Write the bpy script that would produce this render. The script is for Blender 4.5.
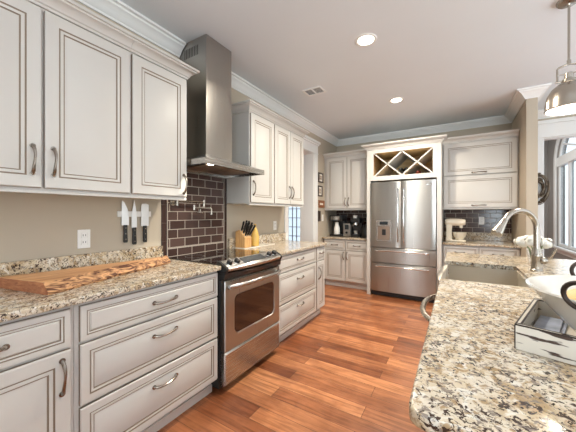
import bpy, bmesh, math, random
from mathutils import Vector, Matrix
random.seed(7)
SC = bpy.context.scene
COL = SC.collection
for o in list(bpy.data.objects):
    bpy.data.objects.remove(o)

# ---------------------------------------------------------------- camera, world, exposure
cam_data = bpy.data.cameras.new('camera')
cam_data.sensor_fit = 'HORIZONTAL'
cam_data.sensor_width = 36.0
cam_data.lens = 275.2 / 576 * 36
cam_data.shift_y = -2.1 / 576
cam_data.clip_start = 0.02
cam = bpy.data.objects.new('camera', cam_data)
COL.objects.link(cam)
cam.location = (2.06, 0.0, 1.28)
cam.rotation_euler = (math.pi / 2, 0, math.radians(31.45))
SC.camera = cam

world = bpy.data.worlds.new('world')
SC.world = world
world.use_nodes = True
bg = world.node_tree.nodes['Background']
bg.inputs['Color'].default_value = (0.85, 0.94, 1.0, 1)
bg.inputs['Strength'].default_value = 2.2

SC.view_settings.view_transform = 'Standard'
SC.view_settings.look = 'None'
SC.view_settings.gamma = 1.0
SC.view_settings.use_curve_mapping = False
SC.view_settings.exposure = 0.62
try:
    SC.cycles.max_bounces = 10
    SC.cycles.diffuse_bounces = 6
    SC.cycles.glossy_bounces = 5
    SC.cycles.transmission_bounces = 8
    SC.cycles.use_denoising = True
    SC.cycles.sample_clamp_indirect = 6.0
    SC.cycles.caustics_reflective = False
    SC.cycles.caustics_refractive = False
except Exception:
    pass
LAMP_W = 21.0          # each recessed downlight
LAMP_C = (1.0, 0.91, 0.76)


def light(name, kind, loc, energy, color, parent=None, rot=(0, 0, 0), **kw):
    d = bpy.data.lights.new(name, kind)
    d.energy = energy
    d.color = color
    for k, v in kw.items():
        setattr(d, k, v)
    o = bpy.data.objects.new(name, d)
    COL.objects.link(o)
    o.location = loc
    o.rotation_euler = rot
    if parent:
        o.location = Vector(loc) - base_of(parent)
        o.parent = parent
    return o


# fill area lights added at window openings, most unseen, to brighten the room
DAY_FILL = (0.80, 0.92, 1.0)
R90 = math.radians(90)
UP = math.radians(136)     # tilts the right-hand fills up to brighten the ceiling
light('window_fill', 'AREA', (0.85, -2.55, 1.42), 10, DAY_FILL, rot=(math.radians(116), 0, 0), shape='RECTANGLE', size=0.5, size_y=1.8, spread=math.radians(120))
light('window_fill', 'AREA', (4.2, -2.55, 1.42), 42, DAY_FILL, rot=(math.radians(112), 0, 0), shape='RECTANGLE', size=2.2, size_y=1.8, spread=math.radians(120))
light('window_fill', 'AREA', (5.95, -0.4, 1.42), 20, DAY_FILL, rot=(UP, 0, R90), shape='RECTANGLE', size=2.4, size_y=1.8, spread=math.radians(80))
light('window_fill', 'AREA', (5.95, 2.75, 1.42), 22, DAY_FILL, rot=(UP, 0, R90), shape='RECTANGLE', size=2.4, size_y=1.8, spread=math.radians(80))
light('window_fill', 'AREA', (3.93, 7.1, 1.9), 8, DAY_FILL, rot=(R90, 0, R90), shape='RECTANGLE', size=2.2, size_y=2.0)  # added just inside the dining window to light that room
light('dining_fill', 'AREA', (2.2, 7.4, 3.3), 36, (1.0, 0.97, 0.93), shape='DISK', size=0.8)  # unseen lamp added to brighten the dining room and window casing
light('hall_fill', 'AREA', (-1.2, 4.4, 2.7), 9, (1.0, 0.96, 0.9), shape='DISK', size=0.4)  # unseen lamp added to brighten the hall and its jamb
# upward fill added to brighten the ceiling, standing in for a bounced flash
light('bounce_fill', 'AREA', (2.2, 0.1, 1.85), 12, (0.9, 0.96, 1.0), rot=(math.radians(180 - 8), 0, math.radians(20)), shape='DISK', size=0.5, spread=math.radians(100))


# ---------------------------------------------------------------- materials
def new_mat(name):
    m = bpy.data.materials.new(name)
    m.use_nodes = True
    nt = m.node_tree
    return m, nt, nt.nodes['Principled BSDF']


def N(nt, t, **kw):
    n = nt.nodes.new(t)
    for k, v in kw.items():
        setattr(n, k, v)
    return n


def simple(name, col, rough=0.5, metal=0.0, coat=0.0, noise=0.0, nscale=6.0, spec=None):
    m, nt, p = new_mat(name)
    p.inputs['Base Color'].default_value = (*col, 1)
    p.inputs['Roughness'].default_value = rough
    p.inputs['Metallic'].default_value = metal
    p.inputs['Coat Weight'].default_value = coat
    if spec is not None:
        p.inputs['Specular IOR Level'].default_value = spec
    if noise > 0:
        tc = N(nt, 'ShaderNodeTexCoord')
        nz = N(nt, 'ShaderNodeTexNoise')
        nz.inputs['Scale'].default_value = nscale
        nz.inputs['Detail'].default_value = 4
        nt.links.new(tc.outputs['Object'], nz.inputs['Vector'])
        r = N(nt, 'ShaderNodeValToRGB')
        a = tuple(max(0, c * (1 - noise)) for c in col)
        b = tuple(min(1, c * (1 + noise)) for c in col)
        r.color_ramp.elements[0].position = 0.3
        r.color_ramp.elements[1].position = 0.7
        r.color_ramp.elements[0].color = (*a, 1)
        r.color_ramp.elements[1].color = (*b, 1)
        nt.links.new(nz.outputs['Fac'], r.inputs['Fac'])
        nt.links.new(r.outputs['Color'], p.inputs['Base Color'])
    return m


def brushed(name, col, rough, axis):
    m, nt, p = new_mat(name)
    p.inputs['Metallic'].default_value = 1.0
    p.inputs['Anisotropic'].default_value = 0.75
    tg = N(nt, 'ShaderNodeTangent', direction_type='RADIAL', axis='Z')
    nt.links.new(tg.outputs[0], p.inputs['Tangent'])
    p.inputs['Anisotropic Rotation'].default_value = 0.25
    tc = N(nt, 'ShaderNodeTexCoord')
    mp = N(nt, 'ShaderNodeMapping')
    sc = [220, 220, 220]
    sc['xyz'.index(axis)] = 2.0
    mp.inputs['Scale'].default_value = sc
    nz = N(nt, 'ShaderNodeTexNoise')
    nz.inputs['Scale'].default_value = 1.0
    nz.inputs['Detail'].default_value = 2
    nt.links.new(tc.outputs['Object'], mp.inputs['Vector'])
    nt.links.new(mp.outputs['Vector'], nz.inputs['Vector'])
    mr = N(nt, 'ShaderNodeMapRange')
    mr.inputs['To Min'].default_value = rough - 0.06
    mr.inputs['To Max'].default_value = rough + 0.06
    nt.links.new(nz.outputs['Fac'], mr.inputs['Value'])
    nt.links.new(mr.outputs['Result'], p.inputs['Roughness'])
    r = N(nt, 'ShaderNodeValToRGB')
    r.color_ramp.elements[0].color = (*[c * 0.985 for c in col], 1)
    r.color_ramp.elements[1].color = (*[min(1, c * 1.015) for c in col], 1)
    nt.links.new(nz.outputs['Fac'], r.inputs['Fac'])
    nt.links.new(r.outputs['Color'], p.inputs['Base Color'])
    bp = N(nt, 'ShaderNodeBump')
    bp.inputs['Strength'].default_value = 0.02
    bp.inputs['Distance'].default_value = 0.001
    nt.links.new(nz.outputs['Fac'], bp.inputs['Height'])
    nt.links.new(bp.outputs['Normal'], p.inputs['Normal'])
    return m


def emissive(name, col, strength):
    m, nt, p = new_mat(name)
    p.inputs['Base Color'].default_value = (*col, 1)
    p.inputs['Emission Color'].default_value = (*col, 1)
    p.inputs['Emission Strength'].default_value = strength
    return m


def plane_vec(nt, au, av):
    tc = N(nt, 'ShaderNodeTexCoord')
    sp = N(nt, 'ShaderNodeSeparateXYZ')
    cb = N(nt, 'ShaderNodeCombineXYZ')
    nt.links.new(tc.outputs['Object'], sp.inputs[0])
    nt.links.new(sp.outputs[au.upper()], cb.inputs[0])
    nt.links.new(sp.outputs[av.upper()], cb.inputs[1])
    return tc, cb


def tile_mat(name, au, av):
    m, nt, p = new_mat(name)
    tc, cb = plane_vec(nt, au, av)
    b = N(nt, 'ShaderNodeTexBrick')
    b.inputs['Scale'].default_value = 1.0
    b.inputs['Brick Width'].default_value = 0.152
    b.inputs['Row Height'].default_value = 0.076
    b.inputs['Mortar Size'].default_value = 0.0034
    b.inputs['Mortar Smooth'].default_value = 0.2
    b.inputs['Color1'].default_value = (0.050, 0.026, 0.022, 1)
    b.inputs['Color2'].default_value = (0.094, 0.055, 0.046, 1)
    b.inputs['Mortar'].default_value = (0.42, 0.36, 0.30, 1)
    nt.links.new(cb.outputs[0], b.inputs['Vector'])
    nt.links.new(b.outputs['Color'], p.inputs['Base Color'])
    mr = N(nt, 'ShaderNodeMapRange')
    mr.inputs['To Min'].default_value = 0.16
    mr.inputs['To Max'].default_value = 0.7
    nt.links.new(b.outputs['Fac'], mr.inputs['Value'])
    nt.links.new(mr.outputs['Result'], p.inputs['Roughness'])
    bp = N(nt, 'ShaderNodeBump', invert=True)
    bp.inputs['Strength'].default_value = 0.5
    bp.inputs['Distance'].default_value = 0.002
    nt.links.new(b.outputs['Fac'], bp.inputs['Height'])
    nt.links.new(bp.outputs['Normal'], p.inputs['Normal'])
    return m


def granite_mat(name, scale=1.0, gold=0.0):
    m, nt, p = new_mat(name)
    tc = N(nt, 'ShaderNodeTexCoord')
    L = nt.links.new

    def noise(s, d=4, r=0.6, dist=0.0):
        n = N(nt, 'ShaderNodeTexNoise')
        n.inputs['Scale'].default_value = s * scale
        n.inputs['Detail'].default_value = d
        n.inputs['Roughness'].default_value = r
        n.inputs['Distortion'].default_value = dist
        L(tc.outputs['Object'], n.inputs['Vector'])
        return n

    def ramp(src, stops):
        r = N(nt, 'ShaderNodeValToRGB')
        e = r.color_ramp.elements
        while len(e) < len(stops):
            e.new(0.5)
        for k, (pos, c) in enumerate(stops):
            e[k].position = pos
            e[k].color = (*c, 1) if len(c) == 3 else c
        L(src, r.inputs['Fac'])
        return r

    def mix(f, a, b):
        x = N(nt, 'ShaderNodeMix', data_type='RGBA')
        L(f, x.inputs[0])
        L(a, x.inputs[6])
        if isinstance(b, tuple):
            x.inputs[7].default_value = (*b, 1)
        else:
            L(b, x.inputs[7])
        return x.outputs[2]
    g = gold
    base = ramp(noise(9, 3, 0.6, 0.6).outputs['Fac'], [(0.32, (0.42, 0.30, 0.17)), (0.46, (0.60, 0.50, 0.36)), (0.60, (0.66, 0.59, 0.48)), (0.8, (0.52, 0.44, 0.34))])
    tan = ramp(noise(34, 4, 0.65, 0.9).outputs['Fac'], [(0.52, (0, 0, 0)), (0.60, (1, 1, 1))])
    c1 = mix(tan.outputs['Color'], base.outputs['Color'], (0.36, 0.25, 0.14))
    grey = ramp(noise(52, 4, 0.65, 0.8).outputs['Fac'], [(0.545, (0, 0, 0)), (0.60, (1, 1, 1))])
    c2 = mix(grey.outputs['Color'], c1, (0.24, 0.195, 0.16))
    white = ramp(noise(30, 3, 0.6, 0.6).outputs['Fac'], [(0.57, (0, 0, 0)), (0.64, (1, 1, 1))])
    c3 = mix(white.outputs['Color'], c2, (0.70, 0.66, 0.58))
    clus = noise(6, 2, 0.5)
    add = N(nt, 'ShaderNodeMath', operation='MULTIPLY_ADD')
    L(clus.outputs['Fac'], add.inputs[0])
    add.inputs[1].default_value = 0.16
    L(noise(74, 3, 0.65, 1.0).outputs['Fac'], add.inputs[2])
    dark = ramp(add.outputs[0], [(0.640, (0, 0, 0)), (0.680, (1, 1, 1))])
    c4 = mix(dark.outputs['Color'], c3, (0.05, 0.03, 0.022))
    L(c4, p.inputs['Base Color'])
    p.inputs['Roughness'].default_value = 0.14
    return m


def floor_mat():
    m, nt, p = new_mat('hardwood')
    L = nt.links.new
    tc = N(nt, 'ShaderNodeTexCoord')
    b = N(nt, 'ShaderNodeTexBrick')
    b.offset = 0.37
    b.offset_frequency = 2
    b.inputs['Scale'].default_value = 1.0
    b.inputs['Brick Width'].default_value = 0.95
    b.inputs['Row Height'].default_value = 0.122
    b.inputs['Mortar Size'].default_value = 0.0016
    b.inputs['Mortar Smooth'].default_value = 0.1
    b.inputs['Bias'].default_value = 0.0
    b.inputs['Color1'].default_value = (0, 0, 0, 1)
    b.inputs['Color2'].default_value = (1, 1, 1, 1)
    b.inputs['Mortar'].default_value = (0.5, 0.5, 0.5, 1)
    L(tc.outputs['Object'], b.inputs['Vector'])
    tone = N(nt, 'ShaderNodeValToRGB')
    e = tone.color_ramp.elements
    e[0].position, e[0].color = 0.0, (0.27, 0.088, 0.036, 1)
    e[1].position, e[1].color = 1.0, (0.68, 0.30, 0.135, 1)
    x = e.new(0.5)
    x.color = (0.46, 0.178, 0.076, 1)
    L(b.outputs['Color'], tone.inputs['Fac'])
    mp = N(nt, 'ShaderNodeMapping')
    mp.inputs['Scale'].default_value = (2.2, 26, 1)
    L(tc.outputs['Object'], mp.inputs['Vector'])
    nz = N(nt, 'ShaderNodeTexNoise')
    nz.inputs['Scale'].default_value = 1.0
    nz.inputs['Detail'].default_value = 6
    nz.inputs['Roughness'].default_value = 0.65
    nz.inputs['Distortion'].default_value = 0.7
    L(mp.outputs['Vector'], nz.inputs['Vector'])
    gr = N(nt, 'ShaderNodeValToRGB')
    gr.color_ramp.elements[0].position, gr.color_ramp.elements[0].color = 0.33, (0.56, 0.50, 0.45, 1)
    gr.color_ramp.elements[1].position, gr.color_ramp.elements[1].color = 0.60, (1.08, 1.06, 1.04, 1)
    L(nz.outputs['Fac'], gr.inputs['Fac'])
    mu = N(nt, 'ShaderNodeMix', data_type='RGBA', blend_type='MULTIPLY')
    mu.inputs[0].default_value = 1.0
    L(tone.outputs['Color'], mu.inputs[6])
    L(gr.outputs['Color'], mu.inputs[7])
    # blotches of darker stain
    n2 = N(nt, 'ShaderNodeTexNoise')
    n2.inputs['Scale'].default_value = 4.5
    n2.inputs['Detail'].default_value = 5
    L(tc.outputs['Object'], n2.inputs['Vector'])
    g2 = N(nt, 'ShaderNodeValToRGB')
    g2.color_ramp.elements[0].position, g2.color_ramp.elements[0].color = 0.38, (0.76, 0.70, 0.66, 1)
    g2.color_ramp.elements[1].position, g2.color_ramp.elements[1].color = 0.58, (1, 1, 1, 1)
    L(n2.outputs['Fac'], g2.inputs['Fac'])
    mu2 = N(nt, 'ShaderNodeMix', data_type='RGBA', blend_type='MULTIPLY')
    mu2.inputs[0].default_value = 1.0
    L(mu.outputs[2], mu2.inputs[6])
    L(g2.outputs['Color'], mu2.inputs[7])
    mo = N(nt, 'ShaderNodeMix', data_type='RGBA')
    L(b.outputs['Fac'], mo.inputs[0])
    L(mu2.outputs[2], mo.inputs[6])
    mo.inputs[7].default_value = (0.11, 0.04, 0.016, 1)
    L(mo.outputs[2], p.inputs['Base Color'])
    p.inputs['Roughness'].default_value = 0.33
    bp = N(nt, 'ShaderNodeBump', invert=True)
    bp.inputs['Strength'].default_value = 0.3
    bp.inputs['Distance'].default_value = 0.002
    L(b.outputs['Fac'], bp.inputs['Height'])
    L(bp.outputs['Normal'], p.inputs['Normal'])
    return m


def wood_mat(name, c0, c1, scale=(3, 40, 40), rough=0.5, dist=1.5, span=0.17):
    m, nt, p = new_mat(name)
    tc = N(nt, 'ShaderNodeTexCoord')
    mp = N(nt, 'ShaderNodeMapping')
    mp.inputs['Scale'].default_value = scale
    nz = N(nt, 'ShaderNodeTexNoise')
    nz.inputs['Scale'].default_value = 1.0
    nz.inputs['Detail'].default_value = 5
    nz.inputs['Distortion'].default_value = dist
    r = N(nt, 'ShaderNodeValToRGB')
    r.color_ramp.elements[0].position, r.color_ramp.elements[0].color = 0.5 - span, (*c0, 1)
    r.color_ramp.elements[1].position, r.color_ramp.elements[1].color = 0.5 + span, (*c1, 1)
    nt.links.new(tc.outputs['Object'], mp.inputs['Vector'])
    nt.links.new(mp.outputs['Vector'], nz.inputs['Vector'])
    nt.links.new(nz.outputs['Fac'], r.inputs['Fac'])
    nt.links.new(r.outputs['Color'], p.inputs['Base Color'])
    p.inputs['Roughness'].default_value = rough
    return m


def glass_mat(name, tint=(1, 1, 1), rough=0.0):
    m, nt, p = new_mat(name)
    nt.nodes.remove(p)
    out = nt.nodes['Material Output']
    tr = N(nt, 'ShaderNodeBsdfTransparent')
    tr.inputs['Color'].default_value = (*tint, 1)
    gl = N(nt, 'ShaderNodeBsdfGlossy')
    gl.inputs['Roughness'].default_value = rough
    mx = N(nt, 'ShaderNodeMixShader')
    mx.inputs[0].default_value = 0.05
    nt.links.new(tr.outputs[0], mx.inputs[1])
    nt.links.new(gl.outputs[0], mx.inputs[2])
    nt.links.new(mx.outputs[0], out.inputs['Surface'])
    return m


M = {}
M['cream'] = simple('cabinet_cream', (0.60, 0.58, 0.54), 0.38, noise=0.015, nscale=3)
M['glaze_gap'] = simple('cabinet_glaze_gap', (0.25, 0.19, 0.135), 0.5)  # glazed grooves, and painted gap shade on the door sides
M['wall'] = simple('wall_paint', (0.50, 0.43, 0.335), 0.75, noise=0.02, nscale=2)
M['wall_grey'] = simple('dining_wall_paint', (0.31, 0.295, 0.275), 0.8, noise=0.02, nscale=2)
M['ceiling'] = simple('ceiling_paint', (0.76, 0.80, 0.83), 0.85, noise=0.01, nscale=2)
M['trim'] = simple('trim_white', (0.84, 0.84, 0.82), 0.4, noise=0.01, nscale=3)
M['white'] = simple('white_plastic', (0.86, 0.85, 0.82), 0.35)
M['ceramic'] = simple('white_ceramic', (0.74, 0.70, 0.62), 0.14, coat=0.4, noise=0.02)
M['steel_z'] = brushed('stainless_vertical', (0.42, 0.405, 0.38), 0.30, 'z')
M['steel_y'] = brushed('stainless_horizontal', (0.47, 0.46, 0.44), 0.26, 'y')
M['nickel'] = brushed('brushed_nickel', (0.58, 0.53, 0.46), 0.27, 'z')
M['nickel_smooth'] = simple('nickel_smooth', (0.40, 0.36, 0.31), 0.27, 1.0)
M['pewter'] = simple('pewter_pull', (0.34, 0.30, 0.26), 0.25, 1.0)
M['chrome'] = simple('polished_chrome', (0.82, 0.81, 0.79), 0.10, 1.0)
M['blade'] = simple('blade_steel', (0.80, 0.80, 0.79), 0.38, 0.9)
M['iron'] = simple('dark_iron', (0.035, 0.022, 0.016), 0.4, 0.4)
M['black'] = simple('black_plastic', (0.012, 0.012, 0.012), 0.32)
M['blackglass'] = simple('black_glass', (0.006, 0.006, 0.007), 0.04, coat=0.5)
M['ovenglass'] = simple('oven_glass', (0.028, 0.012, 0.008), 0.07, coat=0.4)
M['darkgrey'] = simple('dark_grey_metal', (0.09, 0.085, 0.08), 0.4, 0.5)
M['filter'] = brushed('filter_mesh', (0.34, 0.27, 0.22), 0.42, 'y')
M['display'] = simple('display_dark', (0.02, 0.025, 0.03), 0.1)
M['granite'] = granite_mat('granite_speckle', 1.0, 0.35)
M['tile_left'] = tile_mat('subway_tile_side', 'y', 'z')
M['tile_back'] = tile_mat('subway_tile_rear', 'x', 'z')
M['tile_edge'] = simple('tile_border_brown', (0.05, 0.028, 0.024), 0.16)
M['pencil'] = simple('pencil_liner', (0.46, 0.40, 0.34), 0.4)
M['floor'] = floor_mat()
M['board'] = wood_mat('olive_wood', (0.42, 0.19, 0.075), (0.70, 0.40, 0.19), (26, 3.2, 30), 0.5)
M['bark'] = wood_mat('live_edge', (0.10, 0.032, 0.014), (0.66, 0.36, 0.17), (24, 10, 34), 0.75, 2.2, 0.10)
M['endgrain'] = wood_mat('end_grain', (0.27, 0.085, 0.035), (0.46, 0.19, 0.085), (10, 60, 60), 0.55)
M['rackwood'] = wood_mat('rack_wood', (0.72, 0.46, 0.19), (0.88, 0.64, 0.33), (3, 12, 26), 0.5)
M['blockwood'] = wood_mat('block_wood', (0.50, 0.25, 0.09), (0.72, 0.44, 0.19), (40, 40, 4), 0.4)
M['bottleyellow'] = simple('yellow_glaze', (0.66, 0.42, 0.10), 0.25, coat=0.3, noise=0.05)
M['wine'] = simple('dark_bottle', (0.010, 0.010, 0.008), 0.08, coat=0.3)
M['wine_red'] = simple('red_bottle', (0.20, 0.035, 0.02), 0.12, coat=0.3)
M['mixer'] = simple('mixer_enamel', (0.80, 0.72, 0.58), 0.2, coat=0.4)
M['distress'] = None
M['petal'] = simple('white_petal', (0.70, 0.68, 0.62), 0.6)
M['leaf'] = simple('leaf_green', (0.10, 0.17, 0.05), 0.55)
M['orange'] = simple('orange_peel', (0.85, 0.38, 0.08), 0.45, noise=0.06, nscale=40)
M['peach'] = simple('peach_skin', (0.88, 0.56, 0.24), 0.5, noise=0.1, nscale=14)
M['glass'] = glass_mat('clear_glass')
M['dim_glass'] = glass_mat('dimmed_pane_glass', (0.64, 0.66, 0.68))  # tint dims the bright exterior behind the dining panes
M['leaded'] = glass_mat('leaded_glass', (0.56, 0.59, 0.62))
M['vase'] = glass_mat('vase_glass', (0.94, 0.94, 0.94))
M['lamp'] = emissive('lamp_lens', (1.0, 0.90, 0.74), 9.0)
M['hoodlamp'] = emissive('hood_lens', (1.0, 0.93, 0.80), 9.0)
M['bulb'] = emissive('pendant_lens', (1.0, 0.92, 0.80), 5.0)
M['twig'] = simple('twig_brown', (0.10, 0.07, 0.045), 0.8, noise=0.3, nscale=30)
M['twig_grey'] = simple('twig_grey', (0.24, 0.20, 0.15), 0.8, noise=0.3, nscale=30)
M['frame_dark'] = simple('frame_dark', (0.05, 0.028, 0.018), 0.45)
M['frame_wood'] = simple('frame_wood', (0.27, 0.10, 0.035), 0.45)
M['mat_white'] = simple('picture_mat', (0.78, 0.74, 0.66), 0.7)
M['photo_a'] = simple('picture_print', (0.42, 0.33, 0.25), 0.5, noise=0.8, nscale=38)
M['cloth'] = simple('blue_grey_cloth', (0.36, 0.40, 0.50), 0.9, noise=0.25, nscale=20)
M['sink'] = brushed('sink_steel', (0.62, 0.57, 0.49), 0.32, 'x')
M['vent_dark'] = simple('vent_shadow', (0.05, 0.045, 0.04), 0.8)  # painted shade of the vent openings


def distress_mat():
    m, nt, p = new_mat('distressed_white')
    tc = N(nt, 'ShaderNodeTexCoord')
    mp = N(nt, 'ShaderNodeMapping')
    mp.inputs['Scale'].default_value = (9, 9, 60)
    nz = N(nt, 'ShaderNodeTexNoise')
    nz.inputs['Scale'].default_value = 1.0
    nz.inputs['Detail'].default_value = 4
    r = N(nt, 'ShaderNodeValToRGB')
    r.color_ramp.elements[0].position, r.color_ramp.elements[0].color = 0.585, (0.66, 0.61, 0.53, 1)
    r.color_ramp.elements[1].position, r.color_ramp.elements[1].color = 0.615, (0.055, 0.03, 0.02, 1)
    nt.links.new(tc.outputs['Object'], mp.inputs['Vector'])
    nt.links.new(mp.outputs['Vector'], nz.inputs['Vector'])
    nt.links.new(nz.outputs['Fac'], r.inputs['Fac'])
    nt.links.new(r.outputs['Color'], p.inputs['Base Color'])
    p.inputs['Roughness'].default_value = 0.6
    return m


M['distress'] = distress_mat()


# ---------------------------------------------------------------- mesh helpers
class Frame:
    """u along the wall, w up, n out from the wall."""
    def __init__(s, O, U, W, Nn):
        s.O, s.U, s.W, s.N = Vector(O), Vector(U), Vector(W), Vector(Nn)

    def p(s, u, w, n):
        return s.O + s.U * u + s.W * w + s.N * n


YB = 5.24
WORLD = Frame((0, 0, 0), (1, 0, 0), (0, 0, 1), (0, 1, 0))      # u=x w=z n=y
LEFT = Frame((0, 0, 0), (0, 1, 0), (0, 0, 1), (1, 0, 0))       # u=y w=z n=x
BACK = Frame((0, YB, 0), (1, 0, 0), (0, 0, 1), (0, -1, 0))     # u=x w=z n=YB-y


class MB:
    def __init__(s):
        s.bm = bmesh.new()
        s.bevelled = False

    def _faces(s, fs, mi):
        for f in fs:
            f.material_index = mi

    def hexa(s, pts, mi=0, bev=0.0, seg=2):
        bm = s.bm
        v = [bm.verts.new(p) for p in pts]
        idx = [(0, 3, 2, 1), (4, 5, 6, 7), (0, 1, 5, 4), (1, 2, 6, 5), (2, 3, 7, 6), (3, 0, 4, 7)]
        fs = [bm.faces.new([v[i] for i in q]) for q in idx]
        s._faces(fs, mi)
        if bev > 0:
            s.bevelled = True
            es = list({e for f in fs for e in f.edges})
            bmesh.ops.bevel(bm, geom=es, offset=bev, segments=seg, affect='EDGES', profile=0.5, material=-1)
        return s

    def fbox(s, F, u0, u1, w0, w1, n0, n1, mi=0, bev=0.0, seg=2):
        P = [F.p(u0, w0, n0), F.p(u1, w0, n0), F.p(u1, w0, n1), F.p(u0, w0, n1),
             F.p(u0, w1, n0), F.p(u1, w1, n0), F.p(u1, w1, n1), F.p(u0, w1, n1)]
        return s.hexa(P, mi, bev, seg)

    def box(s, x0, x1, y0, y1, z0, z1, mi=0, bev=0.0, seg=2):
        return s.fbox(WORLD, x0, x1, z0, z1, y0, y1, mi, bev, seg)

    def rings(s, rings, mi=0, closed=True, cap0=True, cap1=True, mis=None):
        bm = s.bm
        R = [[bm.verts.new(p) for p in r] for r in rings]
        n = len(R[0])
        for k in range(len(R) - 1):
            m = mis[k] if mis else mi
            for i in range(n if closed else n - 1):
                j = (i + 1) % n
                f = bm.faces.new((R[k][i], R[k][j], R[k + 1][j], R[k + 1][i]))
                f.material_index = m
        if cap0:
            f = bm.faces.new(R[0][::-1])
            f.material_index = mis[0] if mis else mi
        if cap1:
            f = bm.faces.new(R[-1])
            f.material_index = mis[-1] if mis else mi
        return s

    def panel(s, F, u0, u1, w0, w1, n0, steps):
        """nested rectangles: steps = [(inset, height, material)]"""
        rr, mm = [], []
        for (i, h, m) in steps:
            rr.append([F.p(u0 + i, w0 + i, n0 + h), F.p(u1 - i, w0 + i, n0 + h), F.p(u1 - i, w1 - i, n0 + h), F.p(u0 + i, w1 - i, n0 + h)])
            mm.append(m)
        return s.rings(rr, mis=mm[1:] + [0])

    def lathe(s, c, prof, seg=28, mi=0, axis='z', mis=None, cap=True):
        c = Vector(c)
        rr = []
        for (r, h) in prof:
            ring = []
            for k in range(seg):
                a = 2 * math.pi * k / seg
                ca, sa = math.cos(a) * max(r, 1e-4), math.sin(a) * max(r, 1e-4)
                if axis == 'z':
                    q = Vector((ca, sa, h))
                elif axis == 'y':
                    q = Vector((ca, h, sa))
                else:
                    q = Vector((h, ca, sa))
                ring.append(c + q)
            rr.append(ring)
        return s.rings(rr, mi=mi, cap0=cap, cap1=cap, mis=mis)

    def tube(s, pts, r, seg=10, mi=0, closed=False):
        pts = [Vector(p) for p in pts]
        n = len(pts)
        rad = r if isinstance(r, (list, tuple)) else [r] * n
        rr = []
        prev = None
        for k in range(n):
            if closed:
                t = (pts[(k + 1) % n] - pts[k - 1]).normalized()
            else:
                t = (pts[min(k + 1, n - 1)] - pts[max(k - 1, 0)]).normalized()
            if prev is None:
                a = Vector((0, 0, 1)) if abs(t.z) < 0.9 else Vector((1, 0, 0))
                x = t.cross(a).normalized()
            else:
                x = (prev - t * prev.dot(t)).normalized()
            prev = x
            y = t.cross(x)
            rr.append([pts[k] + (x * math.cos(2 * math.pi * i / seg) + y * math.sin(2 * math.pi * i / seg)) * rad[k] for i in range(seg)])
        if closed:
            rr.append(rr[0])
            s.rings(rr, mi=mi, cap0=False, cap1=False)
            bmesh.ops.remove_doubles(s.bm, verts=s.bm.verts, dist=1e-6)
            return s
        return s.rings(rr, mi=mi)

    def cyl(s, p0, p1, r, seg=20, mi=0):
        return s.tube([p0, p1], r, seg, mi)

    def prism(s, pts, vec, mi=0, bev=0.0, seg=2):
        bm = s.bm
        vec = Vector(vec)
        a = [bm.verts.new(Vector(p)) for p in pts]
        b = [bm.verts.new(Vector(p) + vec) for p in pts]
        n = len(a)
        fs = [bm.faces.new(a[::-1]), bm.faces.new(b)]
        for i in range(n):
            j = (i + 1) % n
            fs.append(bm.faces.new((a[i], a[j], b[j], b[i])))
        s._faces(fs, mi)
        if bev > 0:
            s.bevelled = True
            es = list({e for f in fs for e in f.edges})
            bmesh.ops.bevel(bm, geom=es, offset=bev, segments=seg, affect='EDGES', profile=0.5, material=-1)
        return s

    def sphere(s, c, r, mi=0, u=16, v=10, squash=(1, 1, 1)):
        ret = bmesh.ops.create_uvsphere(s.bm, u_segments=u, v_segments=v, radius=1.0)
        for vv in ret['verts']:
            vv.co = Vector((vv.co.x * r * squash[0], vv.co.y * r * squash[1], vv.co.z * r * squash[2])) + Vector(c)
        for f in {f for vv in ret['verts'] for f in vv.link_faces}:
            f.material_index = mi
        return s


def base_of(o):
    v = Vector((0, 0, 0))
    while o is not None:
        v = v + o.location
        o = o.parent
    return v


def part(name, mb, mats, parent=None, label=None, sharp=35, xf=None):
    me = bpy.data.meshes.new(name)
    bmesh.ops.recalc_face_normals(mb.bm, faces=mb.bm.faces)
    if xf is not None:
        mb.bm.transform(xf)
    if parent is not None:
        off = base_of(parent)
    else:
        cs = [v.co for v in mb.bm.verts]
        off = Vector(((min(c.x for c in cs) + max(c.x for c in cs)) / 2, (min(c.y for c in cs) + max(c.y for c in cs)) / 2, min(c.z for c in cs)))
    if parent is not None or name.split('_')[0] not in ('wall', 'floor', 'ceiling', 'tile'):
        pass
    else:
        off = Vector((0, 0, 0))
    for v in mb.bm.verts:
        v.co -= off
    mb.bm.to_mesh(me)
    mb.bm.free()
    for m in (mats if isinstance(mats, (list, tuple)) else [mats]):
        me.materials.append(M[m])
    for p in me.polygons:
        p.use_smooth = True
    me.set_sharp_from_angle(angle=math.radians(sharp))
    o = bpy.data.objects.new(name, me)
    COL.objects.link(o)
    if mb.bevelled:
        wn = o.modifiers.new('weighted', 'WEIGHTED_NORMAL')
        wn.keep_sharp = True
        wn.weight = 100
    if parent is not None:
        o.parent = parent
    else:
        o.location = off
    if label:
        o['label'] = label
    return o


def thing(name, label, cat, loc, group=None):
    o = bpy.data.objects.new(name, None)
    o.empty_display_size = 0.05
    COL.objects.link(o)
    o.location = loc
    return tag(o, label, cat, group)


def tag(o, label, cat, group=None):
    o['label'] = label
    o['category'] = cat
    if group:
        o['group'] = group
    return o


def struct(o):
    o['kind'] = 'structure'
    return o


def copy_tree(o, parent=None):
    c = o.copy()
    COL.objects.link(c)
    if parent is not None:
        c.parent = parent
    for ch in list(o.children):
        copy_tree(ch, c)
    return c


def dup(o, delta, label, group=None):
    c = copy_tree(o)
    c.location = o.location + Vector(delta)
    c['label'] = label
    if group:
        c['group'] = group
    return c


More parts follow.
